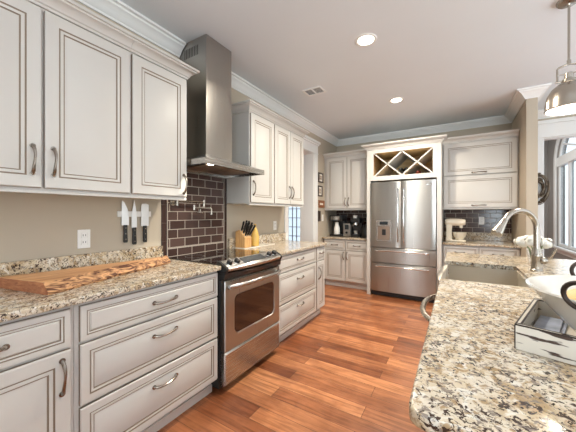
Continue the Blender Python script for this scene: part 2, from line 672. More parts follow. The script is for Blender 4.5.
# ---------------------------------------------------------------- room shell
CH = 2.74
mb = MB()
mb.box(-2.4, 6.0, -2.6, 9.8, -0.12, 0.0)
struct(part('floor', mb, 'floor'))
mb = MB()
mb.box(-2.4, 6.0, -2.6, YB + 0.14, CH, CH + 0.12)
struct(part('ceiling', mb, 'ceiling'))
mb = MB()                                     # left wall with the cased opening
mb.box(-0.25, 0, -2.6, 3.35, 0, CH)
mb.box(-0.25, 0, 4.195, YB, 0, CH)
mb.box(-0.25, 0, 3.35, 4.195, 2.31, CH)
struct(part('wall_left', mb, 'wall'))
mb = MB()                                     # back wall with the dining opening
mb.box(-0.25, 3.11, YB, YB + 0.14, 0, CH)
mb.box(3.11, 3.92, YB, YB + 0.14, 2.364, CH)
mb.box(3.92, 6.0, YB, YB + 0.14, 0, CH)
struct(part('wall_back', mb, 'wall'))
mb = MB()                                     # unseen rear wall and window openings, added to shape reflections and light
for (a, b) in ((-0.25, 0.6), (1.1, 3.1), (5.3, 6.0)):
    mb.box(a, b, -2.74, -2.6, 0, CH)
for (a, b) in ((0.6, 1.1), (3.1, 5.3)):
    mb.box(a, b, -2.74, -2.6, 0, 0.5)
    mb.box(a, b, -2.74, -2.6, 2.35, CH)
struct(part('wall_rear', mb, 'wall'))
mb = MB()                                     # unseen right wall with window openings, added for reflections and light
for (a, b) in ((-2.74, -1.6), (0.8, 1.5), (4.0, YB)):
    mb.box(6.0, 6.14, a, b, 0, CH)
for (a, b) in ((-1.6, 0.8), (1.5, 4.0)):
    mb.box(6.0, 6.14, a, b, 0, 0.5)
    mb.box(6.0, 6.14, a, b, 2.35, CH)
struct(part('wall_right', mb, 'wall'))
mb = MB()
mb.box(2.765, 2.868, 4.24, YB - 0.001, 0, CH - 0.001)
struct(part('wall_partition', mb, 'wall'))

CROWN = [(0.0, -0.105), (0.012, -0.105), (0.016, -0.092), (0.026, -0.086), (0.040, -0.062), (0.060, -0.042),
         (0.074, -0.034), (0.078, -0.022), (0.098, -0.018), (0.098, -0.001), (0.0, -0.001)]


def sweep(mb, path, prof, z0, side=1.0):
    """sweep an (offset, height) profile along a 2-D path, offset to the left*side, mitred"""
    P = [Vector((p[0], p[1], 0)) for p in path]
    rr = []
    for k in range(len(P)):
        ds = []
        if k > 0:
            ds.append((P[k] - P[k - 1]).normalized())
        if k < len(P) - 1:
            ds.append((P[k + 1] - P[k]).normalized())
        ns = [Vector((-d.y, d.x, 0)) * side for d in ds]
        if len(ns) == 2:
            b = (ns[0] + ns[1]).normalized()
            b = b / max(0.2, b.dot(ns[0]))
        else:
            b = ns[0]
        rr.append([P[k] + b * o + Vector((0, 0, z0 + h)) for (o, h) in prof])
    return mb.rings(rr)


mb = sweep(MB(), [(0.001, -2.6), (0.001, 1.547)], CROWN, CH, -1)
struct(part('trim_1', mb, 'trim'))
e = 0.001
mb = sweep(MB(), [(e, 1.852), (e, YB - e), (2.765 - e, YB - e), (2.765 - e, 4.24 - e), (2.868 + e, 4.24 - e), (2.868 + e, YB - e), (6.0, YB - e)], CROWN, CH, -1)
struct(part('trim_2', mb, 'trim'))

# cased opening in the left wall
mb = MB()
mb.fbox(LEFT, 3.262, 3.352, 0, 2.31, 0.001, 0.02, bev=0.003)
mb.fbox(LEFT, 4.193, 4.325, 0, 2.31, 0.001, 0.02, bev=0.003)
mb.fbox(LEFT, 3.262, 4.325, 2.31, 2.45, 0.001, 0.022, bev=0.003)
mb.fbox(LEFT, 3.255, 4.345, 2.45, 2.475, 0.001, 0.04, bev=0.004)
mb.fbox(LEFT, 3.25, 4.36, 2.475, 2.515, 0.001, 0.06, bev=0.008)
mb.fbox(LEFT, 3.255, 4.335, 2.30, 2.318, 0.001, 0.03, bev=0.004)
mb.fbox(LEFT, 3.351, 3.365, 0, 2.309, -0.25, 0.001)
mb.fbox(LEFT, 4.18, 4.194, 0, 2.309, -0.25, 0.001)
mb.fbox(LEFT, 3.366, 4.179, 2.295, 2.309, -0.25, 0.001)
struct(part('trim_3', mb, 'trim'))
# hall seen through it
mb = MB()
mb.box(-2.4, -0.25, 5.9, 6.04, 0, 0.03)
mb.box(-2.4, -2.0, 5.9, 6.04, 0.03, CH)
mb.box(-0.75, -0.25, 5.9, 6.04, 0.03, CH)
mb.box(-2.0, -0.75, 5.9, 6.04, 2.2, CH)
mb.box(-2.54, -2.4, 2.5, 6.04, 0, CH)  # unseen hall walls added to keep outside light off the jamb
mb.box(-2.4, -0.251, 2.5, 2.64, 0, CH)
struct(part('wall_hall', mb, 'wall'))
d = bpy.data.objects.new('door_1', None)
COL.objects.link(d)
d.location = (-1.375, 5.95, 0.03)
struct(d)
mb = MB()
F = Frame((0, 5.93, 0), (1, 0, 0), (0, 0, 1), (0, 1, 0))
for (a, b) in ((-1.995, -1.90), (-1.66, -1.57), (-0.85, -0.755)):
    mb.fbox(F, a, b, 0.035, 2.195, 0, 0.045, bev=0.004)
mb.fbox(F, -1.995, -0.755, 0.035, 0.28, 0.001, 0.044)
mb.fbox(F, -1.995, -0.755, 2.08, 2.195, 0.001, 0.044)
part('door_frame', mb, 'trim', d)
mb = MB()
for (a, wd, nn) in ((-1.90, 0.24, 2), (-1.57, 0.72, 6)):
    for k in range(1, nn):
        x = a + k * wd / nn
        mb.fbox(F, x - 0.008, x + 0.008, 0.28, 2.08, 0.012, 0.034)
for k in range(1, 8):
    z = 0.28 + k * 1.8 / 8
    mb.fbox(F, -1.90, -1.66, z - 0.008, z + 0.008, 0.013, 0.033)
    mb.fbox(F, -1.57, -0.85, z - 0.008, z + 0.008, 0.013, 0.033)
part('muntin_grid', mb, 'cloth', d)
mb = MB()
mb.fbox(F, -1.90, -1.66, 0.28, 2.08, 0.021, 0.025)
mb.fbox(F, -1.57, -0.85, 0.28, 2.08, 0.021, 0.025)
part('pane', mb, 'leaded', d)

# cased opening to the dining room
FB = BACK
mb = MB()
mb.fbox(FB, 3.0, 3.112, 0, 2.364, 0.001, 0.022, bev=0.003)
mb.fbox(FB, 3.918, 4.03, 0, 2.364, 0.001, 0.022, bev=0.003)
mb.fbox(FB, 3.0, 4.03, 2.364, 2.55, 0.001, 0.024, bev=0.003)
mb.fbox(FB, 2.985, 4.045, 2.55, 2.60, 0.001, 0.05, bev=0.006)
mb.fbox(FB, 3.111, 3.125, 0, 2.363, -0.14, 0.001)
mb.fbox(FB, 3.905, 3.919, 0, 2.363, -0.14, 0.001)
mb.fbox(FB, 3.126, 3.904, 2.349, 2.363, -0.14, 0.001)
struct(part('trim_4', mb, 'trim'))

# dining room beyond
DX = 4.0
DH = 3.7
WY0, WY1, WZ0, WZS, WH = 5.75, 8.50, 0.56, 2.44, 0.80      # window opening: sill, spring line, arch height
wc, wr = (WY0 + WY1) / 2, (WY1 - WY0) / 2


def arch(y, grow=0.0):
    t = (y - wc) / (wr + grow)
    return WZS + (WH + grow) * math.sqrt(max(0.0, 1 - t * t))


mb = MB()
mb.box(DX, DX + 0.14, YB + 0.14, WY0, 0, DH)
mb.box(DX, DX + 0.14, WY1, 9.8, 0, DH)
mb.box(DX, DX + 0.14, WY0, WY1, 0, WZ0)
NA = 28
ys = [wc - wr * math.cos(math.pi * k / NA) for k in range(NA + 1)]
for k in range(NA):
    a, b = ys[k], ys[k + 1]
    mb.hexa([(DX, a, arch(a)), (DX + .14, a, arch(a)), (DX + .14, b, arch(b)), (DX, b, arch(b)),
             (DX, a, DH), (DX + .14, a, DH), (DX + .14, b, DH), (DX, b, DH)])
struct(part('wall_dining_right', mb, 'wall_grey'))
mb = MB()
mb.box(0.6, DX, 9.2, 9.34, 0, DH)
struct(part('wall_dining_back', mb, 'wall_grey'))
mb = MB()
mb.box(0.6, 0.74, YB + 0.14, 9.2, 0, DH)  # unseen wall added to darken the dining room
struct(part('wall_dining_left', mb, 'wall_grey'))
mb = MB()
mb.box(0.6, DX + .14, YB + 0.14, 9.34, DH, DH + 0.1)  # unseen ceiling added to darken the dining room
struct(part('ceiling_dining', mb, 'ceiling'))
w = bpy.data.objects.new('window_1', None)
COL.objects.link(w)
w.location = (DX, wc, WZ0)
struct(w)
RW = Frame((DX, 0, 0), (0, 1, 0), (0, 0, 1), (-1, 0, 0))


def arch_band(mb, g0, g1, n0, n1, mi=0):
    rr = []
    for k in range(NA + 1):
        c, s_ = -math.cos(math.pi * k / NA), math.sin(math.pi * k / NA)
        ring = []
        for (g, n) in ((g0, n0), (g1, n0), (g1, n1), (g0, n1)):
            ring.append(RW.p(wc + (wr + g) * c, WZS + (WH + g) * s_, n))
        rr.append(ring)
    return mb.rings(rr, mi=mi)


mb = MB()
arch_band(mb, -0.002, 0.11, 0.001, 0.03)
mb.fbox(RW, WY0 - 0.11, WY0 + 0.002, WZ0, WZS, 0.001, 0.03)
mb.fbox(RW, WY1 - 0.002, WY1 + 0.11, WZ0, WZS, 0.001, 0.03)
mb.fbox(RW, WY0 - 0.15, WY1 + 0.15, WZ0 - 0.045, WZ0, 0.001, 0.07, bev=0.006)
mb.fbox(RW, WY0 - 0.11, WY1 + 0.11, WZ0 - 0.14, WZ0 - 0.045, 0.001, 0.02)
part('window_casing', mb, 'trim', w)
mb = MB()
arch_band(mb, -0.06, -0.003, -0.09, -0.03)
mb.fbox(RW, WY0 + 0.003, WY0 + 0.06, WZ0 + 0.003, WZS, -0.09, -0.03)
mb.fbox(RW, WY1 - 0.06, WY1 - 0.003, WZ0 + 0.003, WZS, -0.09, -0.03)
mb.fbox(RW, WY0 + 0.003, WY1 - 0.003, WZ0 + 0.003, WZ0 + 0.06, -0.088, -0.032)
mb.fbox(RW, WY0 + 0.003, WY1 - 0.003, WZS - 0.10, WZS + 0.10, -0.11, 0.0, bev=0.006)
for k in range(1, 4):
    y = WY0 + k * (WY1 - WY0) / 4
    mb.fbox(RW, y - 0.055, y + 0.055, WZ0 + 0.06, WZS - 0.10, -0.089, -0.031)
for k in range(1, 6):
    a = math.pi * k / 6
    p0 = RW.p(wc, WZS + 0.10, -0.06)
    p1 = RW.p(wc - (wr - 0.06) * math.cos(a), WZS + (WH - 0.06) * math.sin(a), -0.06)
    mb.tube([p0, p1], 0.02, 6)
part('window_frame', mb, 'trim', w)
mb = MB()
for k in range(4):
    y0 = WY0 + k * (WY1 - WY0) / 4 + 0.056
    y1 = WY0 + (k + 1) * (WY1 - WY0) / 4 - 0.056
    mb.fbox(RW, y0, y1, WZ0 + 0.06, WZS - 0.1, -0.062, -0.058)
part('pane', mb, 'dim_glass', w)
mb = MB()
rr = []
pts = [RW.p(wc - (wr - 0.06) * math.cos(math.pi * k / NA), WZS + (WH - 0.06) * math.sin(math.pi * k / NA), -0.066) for k in range(NA + 1)]
mb.prism(pts, (0.004, 0, 0))
part('pane', mb, 'dim_glass', w)
mb = MB()
mb.fbox(RW, YB + 0.15, 9.19, 0, 0.14, 0.001, 0.018, bev=0.004)
struct(part('baseboard_dining', mb, 'trim'))

# ---------------------------------------------------------------- cabinetry
T = 0.020
DOOR = [(0, 0, 1), (0, 0.015, 1), (0.004, T, 0), (0.056, T, 0), (0.0575, T - 0.003, 1), (0.0625, T - 0.003, 1), (0.064, T - 0.0005, 0),
        (0.076, T - 0.002, 0), (0.0775, T - 0.006, 1), (0.082, T - 0.006, 1), (0.083, T - 0.006, 0), (0.100, T - 0.0015, 0)]  # brown side faces paint in the gap shade between fronts; grooves are glaze
DRAW = [(0, 0, 1), (0, 0.015, 1), (0.004, T, 0), (0.036, T, 0), (0.0375, T - 0.003, 1), (0.042, T - 0.003, 1), (0.0435, T - 0.0005, 0),
        (0.052, T - 0.002, 0), (0.0535, T - 0.006, 1), (0.0575, T - 0.006, 1), (0.0585, T - 0.006, 0), (0.066, T - 0.0015, 0)]


def scaled(st, k):
    return [(i * k, h, m) for (i, h, m) in st]


def bar_handle(mb, F, u, w, n, length, vertical, r=0.0058, bow=0.032):
    pts, rad = [], []
    for k in range(15):
        t = -1 + 2 * k / 14
        a = t * length / 2
        h = bow * (1 - t * t) ** 0.6 if abs(t) < 1 else 0.0
        s_ = 0.002 * math.sin(t * math.pi)            # slight twist of the arch
        pts.append(F.p(u + s_, w + a, n + h) if vertical else F.p(u + a, w + s_, n + h))
        rad.append(r * (1.45 - 0.55 * (1 - abs(t))))
    mb.tube(pts, rad, 10)
    for s_ in (-1, 1):
        q = F.p(u, w + s_ * length / 2, n) if vertical else F.p(u + s_ * length / 2, w, n)
        mb.tube([q, q + F.N * 0.005], r * 2.0, 10)


def front(parent, F, u0, u1, w0, w1, n, kind, handle=None, hmat='pewter'):
    """door / drawer front with its pull; handle = (u, w, vertical, length)"""
    st = DOOR if kind == 'door' else DRAW
    k = min(1.0, (w1 - w0) / 0.24, (u1 - u0) / 0.24)
    f = part(kind, MB().panel(F, u0, u1, w0, w1, n, scaled(st, k)), ['cream', 'glaze_gap'], parent)
    if handle:
        hb = MB()
        bar_handle(hb, F, handle[0], handle[1], n + T + 0.0005, handle[3], handle[2])
        part('handle', hb, hmat, f)
    return f


CABCROWN = [(0.0, 0.0), (0.010, 0.0), (0.012, 0.012), (0.020, 0.016), (0.026, 0.034), (0.044, 0.048), (0.056, 0.052), (0.058, 0.060), (0.070, 0.062), (0.070, 0.078), (0.0, 0.078)]


def cab_crown(parent, F, u0, u1, nf, w0, r0, r1, n0=0.002):
    rr = []
    for (o, h) in CABCROWN:
        ring = []
        if r0:
            ring.append(F.p(u0 - o, w0 + h, n0))
        ring.append(F.p(u0 - (o if r0 else 0), w0 + h, nf + o))
        ring.append(F.p(u1 + (o if r1 else 0), w0 + h, nf + o))
        if r1:
            ring.append(F.p(u1 + o, w0 + h, n0))
        rr.append(ring)
    # transpose: rings along the path
    path = list(zip(*rr))
    mb = MB()
    mb.rings([list(p) for p in path])
    part('crown_moulding', mb, 'cream', parent)


def upper(label, F, u0, u1, w0, w1, depth, doors, r0=False, r1=False, group=None, crown=True):
    t = thing('wall_cabinet', label, 'cabinet', F.p((u0 + u1) / 2, w0, depth / 2), group)
    nb = depth - T - 0.002
    mb = MB()
    mb.fbox(F, u0 + 0.0006, u1 - 0.0006, w0, w1, 0.002, nb, bev=0.002)
    mb.fbox(F, u0 + 0.0006, u1 - 0.0006, w0 - 0.016, w0, nb - 0.02, nb + 0.004)
    part('body', mb, 'cream', t)
    for (a, b, c, dd, h) in doors:
        front(t, F, a, b, c, dd, nb + 0.001, 'door', h)
    if crown:
        cab_crown(t, F, u0 + 0.0006, u1 - 0.0006, nb, w1 + 0.0003, r0, r1)
    return t


UW0, UW1 = 1.398, 2.30
HZ = 1.54
upper('large cream two-door upper cabinet at the left edge, above the electrical outlet', LEFT, 0.085, 0.957, UW0, UW1, 0.33,
      [(0.100, 0.521, 1.408, 2.285, (0.486, HZ, True, 0.135)), (0.533, 0.950, 1.408, 2.285, (0.566, HZ, True, 0.135))])
upper('cream single-door upper cabinet above the magnetic knife strip', LEFT, 0.957, 1.380, UW0, UW1, 0.33,
      [(0.965, 1.372, 1.408, 2.285, (1.342, HZ - 0.04, True, 0.135))], r1=True)
UW0 = 1.386
upper('cream single-door upper cabinet right of the range hood', LEFT, 2.125, 2.545, UW0, UW1, 0.33,
      [(2.135, 2.537, 1.396, 2.285, (2.165, HZ, True, 0.135))], r0=True)
upper('cream two-door upper cabinet beside the cased opening', LEFT, 2.545, 3.238, UW0, UW1, 0.33,
      [(2.553, 2.888, 1.396, 2.285, (2.862, HZ, True, 0.135)), (2.896, 3.230, 1.396, 2.285, (2.922, HZ, True, 0.135))], r1=True)


def base_cab(name, label, F, u0, u1, depth, top, fronts, cat='cabinet', toe=0.06, exposed=False):
    t = thing(name, label, cat, F.p((u0 + u1) / 2, 0, depth / 2))
    nb = depth - T - 0.001
    mb = MB()
    mb.fbox(F, u0 + 0.0006, u1 - 0.0006, 0.105, top - 0.001, 0.002, nb, bev=0.0015)
    part('body', mb, 'cream', t)
    mb = MB()
    mb.fbox(F, u0 + 0.0006, u1 - 0.0006, 0.0005, 0.104, 0.01, nb - toe, bev=0.001)
    mb.fbox(F, u0 + 0.0006, u1 - 0.0006, 0.0005, 0.055, nb - toe, nb - toe + 0.012, bev=0.003)
    part('toe_kick', mb, 'cream', t)
    for (kind, a, b, c, dd, h) in fronts:
        front(t, F, a, b, c, dd, nb + 0.0005, kind, h)
    return t


CT = 0.884
base_cab('base_cabinet', 'cream base cabinet with one drawer over a door, at the left edge', LEFT, -0.06, 0.547, 0.63, CT,
         [('drawer', -0.045, 0.530, 0.705, 0.866, (0.25, 0.785, False, 0.15)), ('door', -0.045, 0.530, 0.125, 0.692, (0.497, 0.585, True, 0.14))])
base_cab('base_cabinet', 'wide cream base cabinet of three drawers left of the range', LEFT, 0.547, 1.406, 0.63, CT,
         [('drawer', 0.565, 1.394, 0.705, 0.866, (0.985, 0.785, False, 0.14)), ('drawer', 0.565, 1.394, 0.418, 0.692, (0.985, 0.60, False, 0.14)),
          ('drawer', 0.565, 1.394, 0.122, 0.405, (0.985, 0.318, False, 0.14))])
base_cab('base_cabinet', 'cream base cabinet of three drawers right of the range', LEFT, 2.142, 3.005, 0.63, CT,
         [('drawer', 2.158, 2.99, 0.712, 0.866, (2.59, 0.80, False, 0.13)), ('drawer', 2.158, 2.99, 0.405, 0.700, (2.59, 0.60, False, 0.13)),
          ('drawer', 2.158, 2.99, 0.122, 0.393, (2.59, 0.315, False, 0.13))])
base_cab('base_cabinet', 'narrow cream base cabinet with small drawer over door at end of run', LEFT, 3.005, 3.252, 0.63, CT,
         [('drawer', 3.018, 3.238, 0.712, 0.866, (3.128, 0.80, False, 0.09)), ('door', 3.018, 3.238, 0.122, 0.700, (3.055, 0.56, True, 0.14))])

# granite worktops of the left wall
def worktop(label, F, u0, u1, w0, depth, splash_h, su0=None, su1=None):
    t = thing('countertop', label, 'countertop', F.p((u0 + u1) / 2, w0, depth / 2))
    mb = MB()
    mb.fbox(F, u0, u1, w0, w0 + 0.030, 0.002, depth, bev=0.006, seg=3)
    part('slab', mb, 'granite', t)
    mb = MB()
    mb.fbox(F, su0 if su0 is not None else u0, su1 if su1 is not None else u1, w0 + 0.0302, w0 + 0.03 + splash_h, 0.002, 0.032, bev=0.003)
    part('backsplash', mb, 'granite', t)
    return t


worktop('speckled granite countertop under the wooden board, left of the range', LEFT, -0.06, 1.409, CT, 0.65, 0.108, -0.06, 1.377)
worktop('speckled granite countertop right of the range, under the knife block', LEFT, 2.142, 3.272, CT, 0.65, 0.108, 2.142, 3.255)

# ---------------------------------------------------------------- tile behind the range
t = thing('tile_backsplash', 'dark brown subway tile backsplash behind the range', 'backsplash', (0.006, 1.755, 0.92))
mb = MB()
mb.fbox(LEFT, 1.432, 2.076, 0.90, 1.648, 0.0015, 0.010)
part('tile_field', mb, 'tile_left', t)
for (a, b) in ((1.379, 1.424), (2.084, 2.122)):
    mb = MB()
    zz = 0.90
    while zz < 1.64:
        mb.fbox(LEFT, a, b, zz + 0.0005, min(zz + 0.1515, 1.648), 0.0015, 0.011, bev=0.0015)
        zz += 0.152
    part('tile_border', mb, 'tile_edge', t)
mb = MB()
for (a, b) in ((1.425, 1.431), (2.077, 2.083)):
    mb.fbox(LEFT, a, b, 0.90, 1.648, 0.0015, 0.014)
for z in (0.909, 0.985):
    mb.fbox(LEFT, 1.432, 2.076, z, z + 0.006, 0.0102, 0.014)
part('pencil_liner', mb, 'pencil', t)

# ---------------------------------------------------------------- range hood
t = thing('range_hood', 'tall stainless steel range hood on the left wall above the range', 'range hood', (0.25, 1.755, 1.645))
HY0, HY1 = 1.392, 2.118
mb = MB()
mb.fbox(LEFT, 1.550, 1.848, 1.76, 2.245, 0.002, 0.338, bev=0.0015)
mb.fbox(LEFT, 1.553, 1.845, 2.246, 2.738, 0.002, 0.335, bev=0.0015)
ch = part('chimney', mb, 'steel_z', t)
for y in (1.5515, 1.8445):
    mb = MB()
    for k in range(9):
        x = 0.07 + k * 0.02
        mb.box(x, x + 0.009, y, y + 0.002, 2.60, 2.68)  # dark strips painted as the shade in the chimney slots
    part('vent_grille', mb, 'vent_dark', ch)
mb = MB()
bb = 1.652
# rim band as a hollow frame, sloped top
mb.rings([[(0.002, HY0, bb), (0.50, HY0, bb), (0.50, HY1, bb), (0.002, HY1, bb)],
          [(0.002, HY0, bb + .042), (0.50, HY0, bb + .042), (0.50, HY1, bb + .042), (0.002, HY1, bb + .042)],
          [(0.002, 1.540, 1.759), (0.348, 1.540, 1.759), (0.348, 1.858, 1.759), (0.002, 1.858, 1.759)]], cap0=False)
mb.rings([[(0.002, HY0, bb), (0.50, HY0, bb), (0.50, HY1, bb), (0.002, HY1, bb)],
          [(0.012, HY0 + .012, bb), (0.488, HY0 + .012, bb), (0.488, HY1 - .012, bb), (0.012, HY1 - .012, bb)],
          [(0.012, HY0 + .012, bb + .02), (0.488, HY0 + .012, bb + .02), (0.488, HY1 - .012, bb + .02), (0.012, HY1 - .012, bb + .02)]], cap0=False)
bmesh.ops.remove_doubles(mb.bm, verts=mb.bm.verts, dist=1e-5)
part('canopy', mb, 'steel_y', t)
for (a, b) in ((HY0 + 0.10, 1.752), (1.758, HY1 - 0.10)):
    mb = MB()
    mb.fbox(LEFT, a, b, bb + 0.008, bb + 0.018, 0.10, 0.40, bev=0.002)
    for k in range(14):
        x = 0.115 + k * 0.02
        mb.fbox(LEFT, a + .015, b - .015, bb + 0.003, bb + 0.008, x, x + 0.009)
    part('grease_filter', mb, 'filter', t)
for y in (1.50,):
    mb = MB()
    mb.lathe((0.445, y, 0), [(0.026, bb + 0.018), (0.026, bb + 0.008), (0.022, bb + 0.006)], 20)
    l = part('lamp', mb, 'hoodlamp', t)
    light('hood_light', 'SPOT', (0.445, y, bb - 0.005), 11, LAMP_C, l, spot_size=2.7, spot_blend=0.8, shadow_soft_size=0.03)
for k in range(4):
    mb = MB()
    mb.fbox(LEFT, 1.74 + k * 0.04, 1.755 + k * 0.04, bb + 0.015, bb + 0.026, 0.4995, 0.504, bev=0.001)
    part('button', mb, 'chrome', t)

# ---------------------------------------------------------------- range
RY0, RY1 = 1.4125, 2.1345
t = thing('range', 'stainless steel slide-in electric range with black glass cooktop', 'range', (0.33, 1.758, 0))
mb = MB()
mb.fbox(LEFT, RY0, RY1, 0.03, 0.905, 0.04, 0.62, bev=0.002)
for y in (RY0 + .05, RY1 - .05):
    for x in (0.1, 0.55):
        mb.cyl((x, y, 0.0005), (x, y, 0.031), 0.018, 12)
part('body', mb, 'black', t)
mb = MB()
mb.fbox(LEFT, RY0, RY1, 0.906, 0.922, 0.035, 0.60, bev=0.003)
ct = part('cooktop', mb, 'blackglass', t)
for (x, y, r) in ((0.18, 1.57, 0.08), (0.18, 1.95, 0.10), (0.44, 1.57, 0.105), (0.44, 1.95, 0.08)):
    mb = MB()
    mb.lathe((x, y, 0.9221), [(r, 0), (r, 0.0004), (r - 0.004, 0.0004), (r - 0.004, 0)], 40, cap=False)
    part('burner_ring', mb, 'darkgrey', ct)
# control panel: sloped stainless face with bowed lower edge
mb = MB()
NS = 16
rr = []
for k in range(NS + 1):
    y = RY0 + 0.022 + (RY1 - RY0 - 0.044) * k / NS
    b = 0.012 * (1 - (2 * k / NS - 1) ** 2)
    rr.append([(0.598, y, 0.925), (0.612, y, 0.940), (0.684 + b, y, 0.902 - b * 0.2), (0.692 + b, y, 0.890 - b * 0.3), (0.684 + b, y, 0.872 - b * 0.4), (0.598, y, 0.866)])
mb.rings(rr)
cp = part('control_panel', mb, 'steel_y', t)
for (a, b) in ((RY0, RY0 + 0.0215), (RY1 - 0.0215, RY1)):
    mb = MB()
    mb.prism([(0.596, a, 0.905), (0.596, a, 0.937), (0.612, a, 0.943), (0.687, a, 0.904), (0.696, a, 0.889), (0.687, a, 0.866), (0.623, a, 0.862), (0.623, a, 0.905)], (0, b - a, 0), bev=0.002)
    part('end_cap', mb, 'black', cp)
sl = Vector((0.072, 0, -0.038)).normalized()
nr = Vector((0.038, 0, 0.072)).normalized()


def on_panel(y, s_):
    b = 0.012 * (1 - (2 * (y - RY0) / (RY1 - RY0) - 1) ** 2)
    k = s_
    return Vector((0.612, y, 0.940)) + Vector((0.072 + b, 0, -0.038 - b * .2)) * k


for y in (1.485, 1.565, 1.975, 2.055):
    q = on_panel(y, 0.5)
    mb = MB()
    mb.tube([q + nr * 0.0005, q + nr * 0.004], 0.028, 24)
    mb.tube([q + nr * 0.004, q + nr * 0.024, q + nr * 0.027], [0.024, 0.020, 0.015], 24, mi=1)
    mb.hexa([q + nr * 0.026 + Vector((0, dy, 0)) + sl * ds + nr * dn for dn in (0, 0.006) for (dy, ds) in ((-.004, -.018), (.004, -.018), (.004, .018), (-.004, .018))], mi=0)
    part('knob', mb, ['chrome', 'black'], cp)
mb = MB()
q0, q1, q2, q3 = on_panel(1.625, 0.12), on_panel(1.895, 0.12), on_panel(1.895, 0.85), on_panel(1.625, 0.85)
mb.hexa([q0 + nr * -0.002, q1 + nr * -0.002, q2 + nr * -0.002, q3 + nr * -0.002, q0 + nr * 0.003, q1 + nr * 0.003, q2 + nr * 0.003, q3 + nr * 0.003])
part('display', mb, 'display', cp)
# black band under the panel
mb = MB()
rr = []
for k in range(NS + 1):
    y = RY0 + (RY1 - RY0) * k / NS
    b = 0.016 * (1 - (2 * k / NS - 1) ** 2)
    rr.append([(0.621, y, 0.861), (0.680 + b, y, 0.861 - b * .4), (0.672, y, 0.812), (0.621, y, 0.812)])
mb.rings(rr)
part('vent_band', mb, 'black', t)
mb = MB()
OY0, OY1, OZ0, OZ1 = RY0 + 0.014, RY1 - 0.006, 0.292, 0.803
WR = (1.525, 2.045, 0.39, 0.685)
DF = Frame((0.622, 0, 0), (0, 1, 0), (0, 0, 1), (1, 0, 0))


def ring(u0, u1, w0, w1, n, r, seg=5, F=DF):
    pts = []
    for (cu, cw, a0) in ((u1 - r, w1 - r, 0), (u0 + r, w1 - r, 90), (u0 + r, w0 + r, 180), (u1 - r, w0 + r, 270)):
        for k in range(seg + 1):
            a = math.radians(a0 + 90 * k / seg)
            pts.append(F.p(cu + r * math.cos(a), cw + r * math.sin(a), n))
    return pts


mb.rings([ring(OY0, OY1, OZ0, OZ1, 0, 0.004), ring(OY0, OY1, OZ0, OZ1, 0.038, 0.004), ring(OY0 + .005, OY1 - .005, OZ0 + .005, OZ1 - .005, 0.044, 0.006),
          ring(WR[0], WR[1], WR[2], WR[3], 0.044, 0.045), ring(WR[0] + .006, WR[1] - .006, WR[2] + .006, WR[3] - .006, 0.037, 0.042)], cap1=True)
od = part('oven_door', mb, 'steel_z', t)
mb = MB()
mb.rings([ring(WR[0] + .007, WR[1] - .007, WR[2] + .007, WR[3] - .007, 0.0372, 0.041), ring(WR[0] + .007, WR[1] - .007, WR[2] + .007, WR[3] - .007, 0.041, 0.041)])
part('oven_window', mb, 'ovenglass', od)
mb = MB()
pts, rad = [], []
for k in range(17):
    tt = -1 + 2 * k / 16
    pts.append((0.690 + 0.046 * (1 - abs(tt) ** 3.0), 1.774 + tt * 0.325, 0.762 + 0.004 * (1 - tt * tt)))
    rad.append(0.0175 if 0 < k < 16 else 0.014)
mb.tube(pts, rad, 12)
for s_ in (-1, 1):
    mb.tube([(0.667, 1.774 + s_ * 0.315, 0.752), (0.692, 1.774 + s_ * 0.32, 0.761)], 0.017, 12)
part('handle', mb, 'steel_y', od)
mb = MB()
for k in range(24):
    y = 1.48 + k * 0.023
    mb.box(0.6665, 0.669, y, y + 0.015, 0.790, 0.796)  # dark strips stand for shaded slots in the oven door
part('vent_grille', mb, 'vent_dark', od)
mb = MB()
mb.rings([ring(OY0, OY1, 0.052, 0.286, 0, 0.004), ring(OY0, OY1, 0.052, 0.286, 0.034, 0.004), ring(OY0 + .008, OY1 - .008, 0.06, 0.276, 0.044, 0.006)])
part('drawer', mb, 'steel_y', t)

# ---------------------------------------------------------------- back wall: coffee corner, fridge, right cupboards
CB = 0.842                     # worktop underside at the rear
base_cab('base_cabinet', 'cream base cabinet with two drawers and two doors below the coffee maker', BACK, 0.03, 0.838, 0.69, CB,
         [('drawer', 0.04, 0.425, 0.655, 0.822, (0.235, 0.74, False, 0.11)), ('drawer', 0.435, 0.828, 0.655, 0.822, (0.63, 0.74, False, 0.11)),
          ('door', 0.04, 0.425, 0.122, 0.643, (0.398, 0.56, True, 0.12)), ('door', 0.435, 0.828, 0.122, 0.643, (0.462, 0.56, True, 0.12))])
worktop('granite countertop holding the coffee maker in the back corner', BACK, 0.004, 0.838, CB, 0.715, 0.0001 + 0.09)
upper('cream two-door upper cabinet above the coffee maker', BACK, 0.002, 0.838, 1.362, 2.285, 0.62,
      [(0.045, 0.432, 1.375, 2.27, (0.407, 1.49, True, 0.13)), (0.440, 0.828, 1.375, 2.27, (0.465, 1.49, True, 0.13))])
base_cab('base_cabinet', 'cream base cabinets under the rear counter right of the refrigerator', BACK, 1.885, 2.76, 0.69, CB,
         [('drawer', 1.90, 2.315, 0.655, 0.822, (2.1, 0.74, False, 0.11)), ('drawer', 2.325, 2.745, 0.655, 0.822, (2.53, 0.74, False, 0.11)),
          ('door', 1.90, 2.315, 0.122, 0.643, (2.28, 0.56, True, 0.12)), ('door', 2.325, 2.745, 0.122, 0.643, (2.36, 0.56, True, 0.12))])
worktop('granite countertop under the stand mixer right of the refrigerator', BACK, 1.885, 2.762, CB, 0.72, 0.115)
upper('cream upper cabinet with two lift-up doors right of the refrigerator', BACK, 1.885, 2.76, 1.362, 2.305, 0.59,
      [(1.90, 2.745, 1.373, 1.822, (2.33, 1.402, False, 0.16)), (1.90, 2.745, 1.834, 2.29, (2.33, 1.862, False, 0.16))], r0=False)
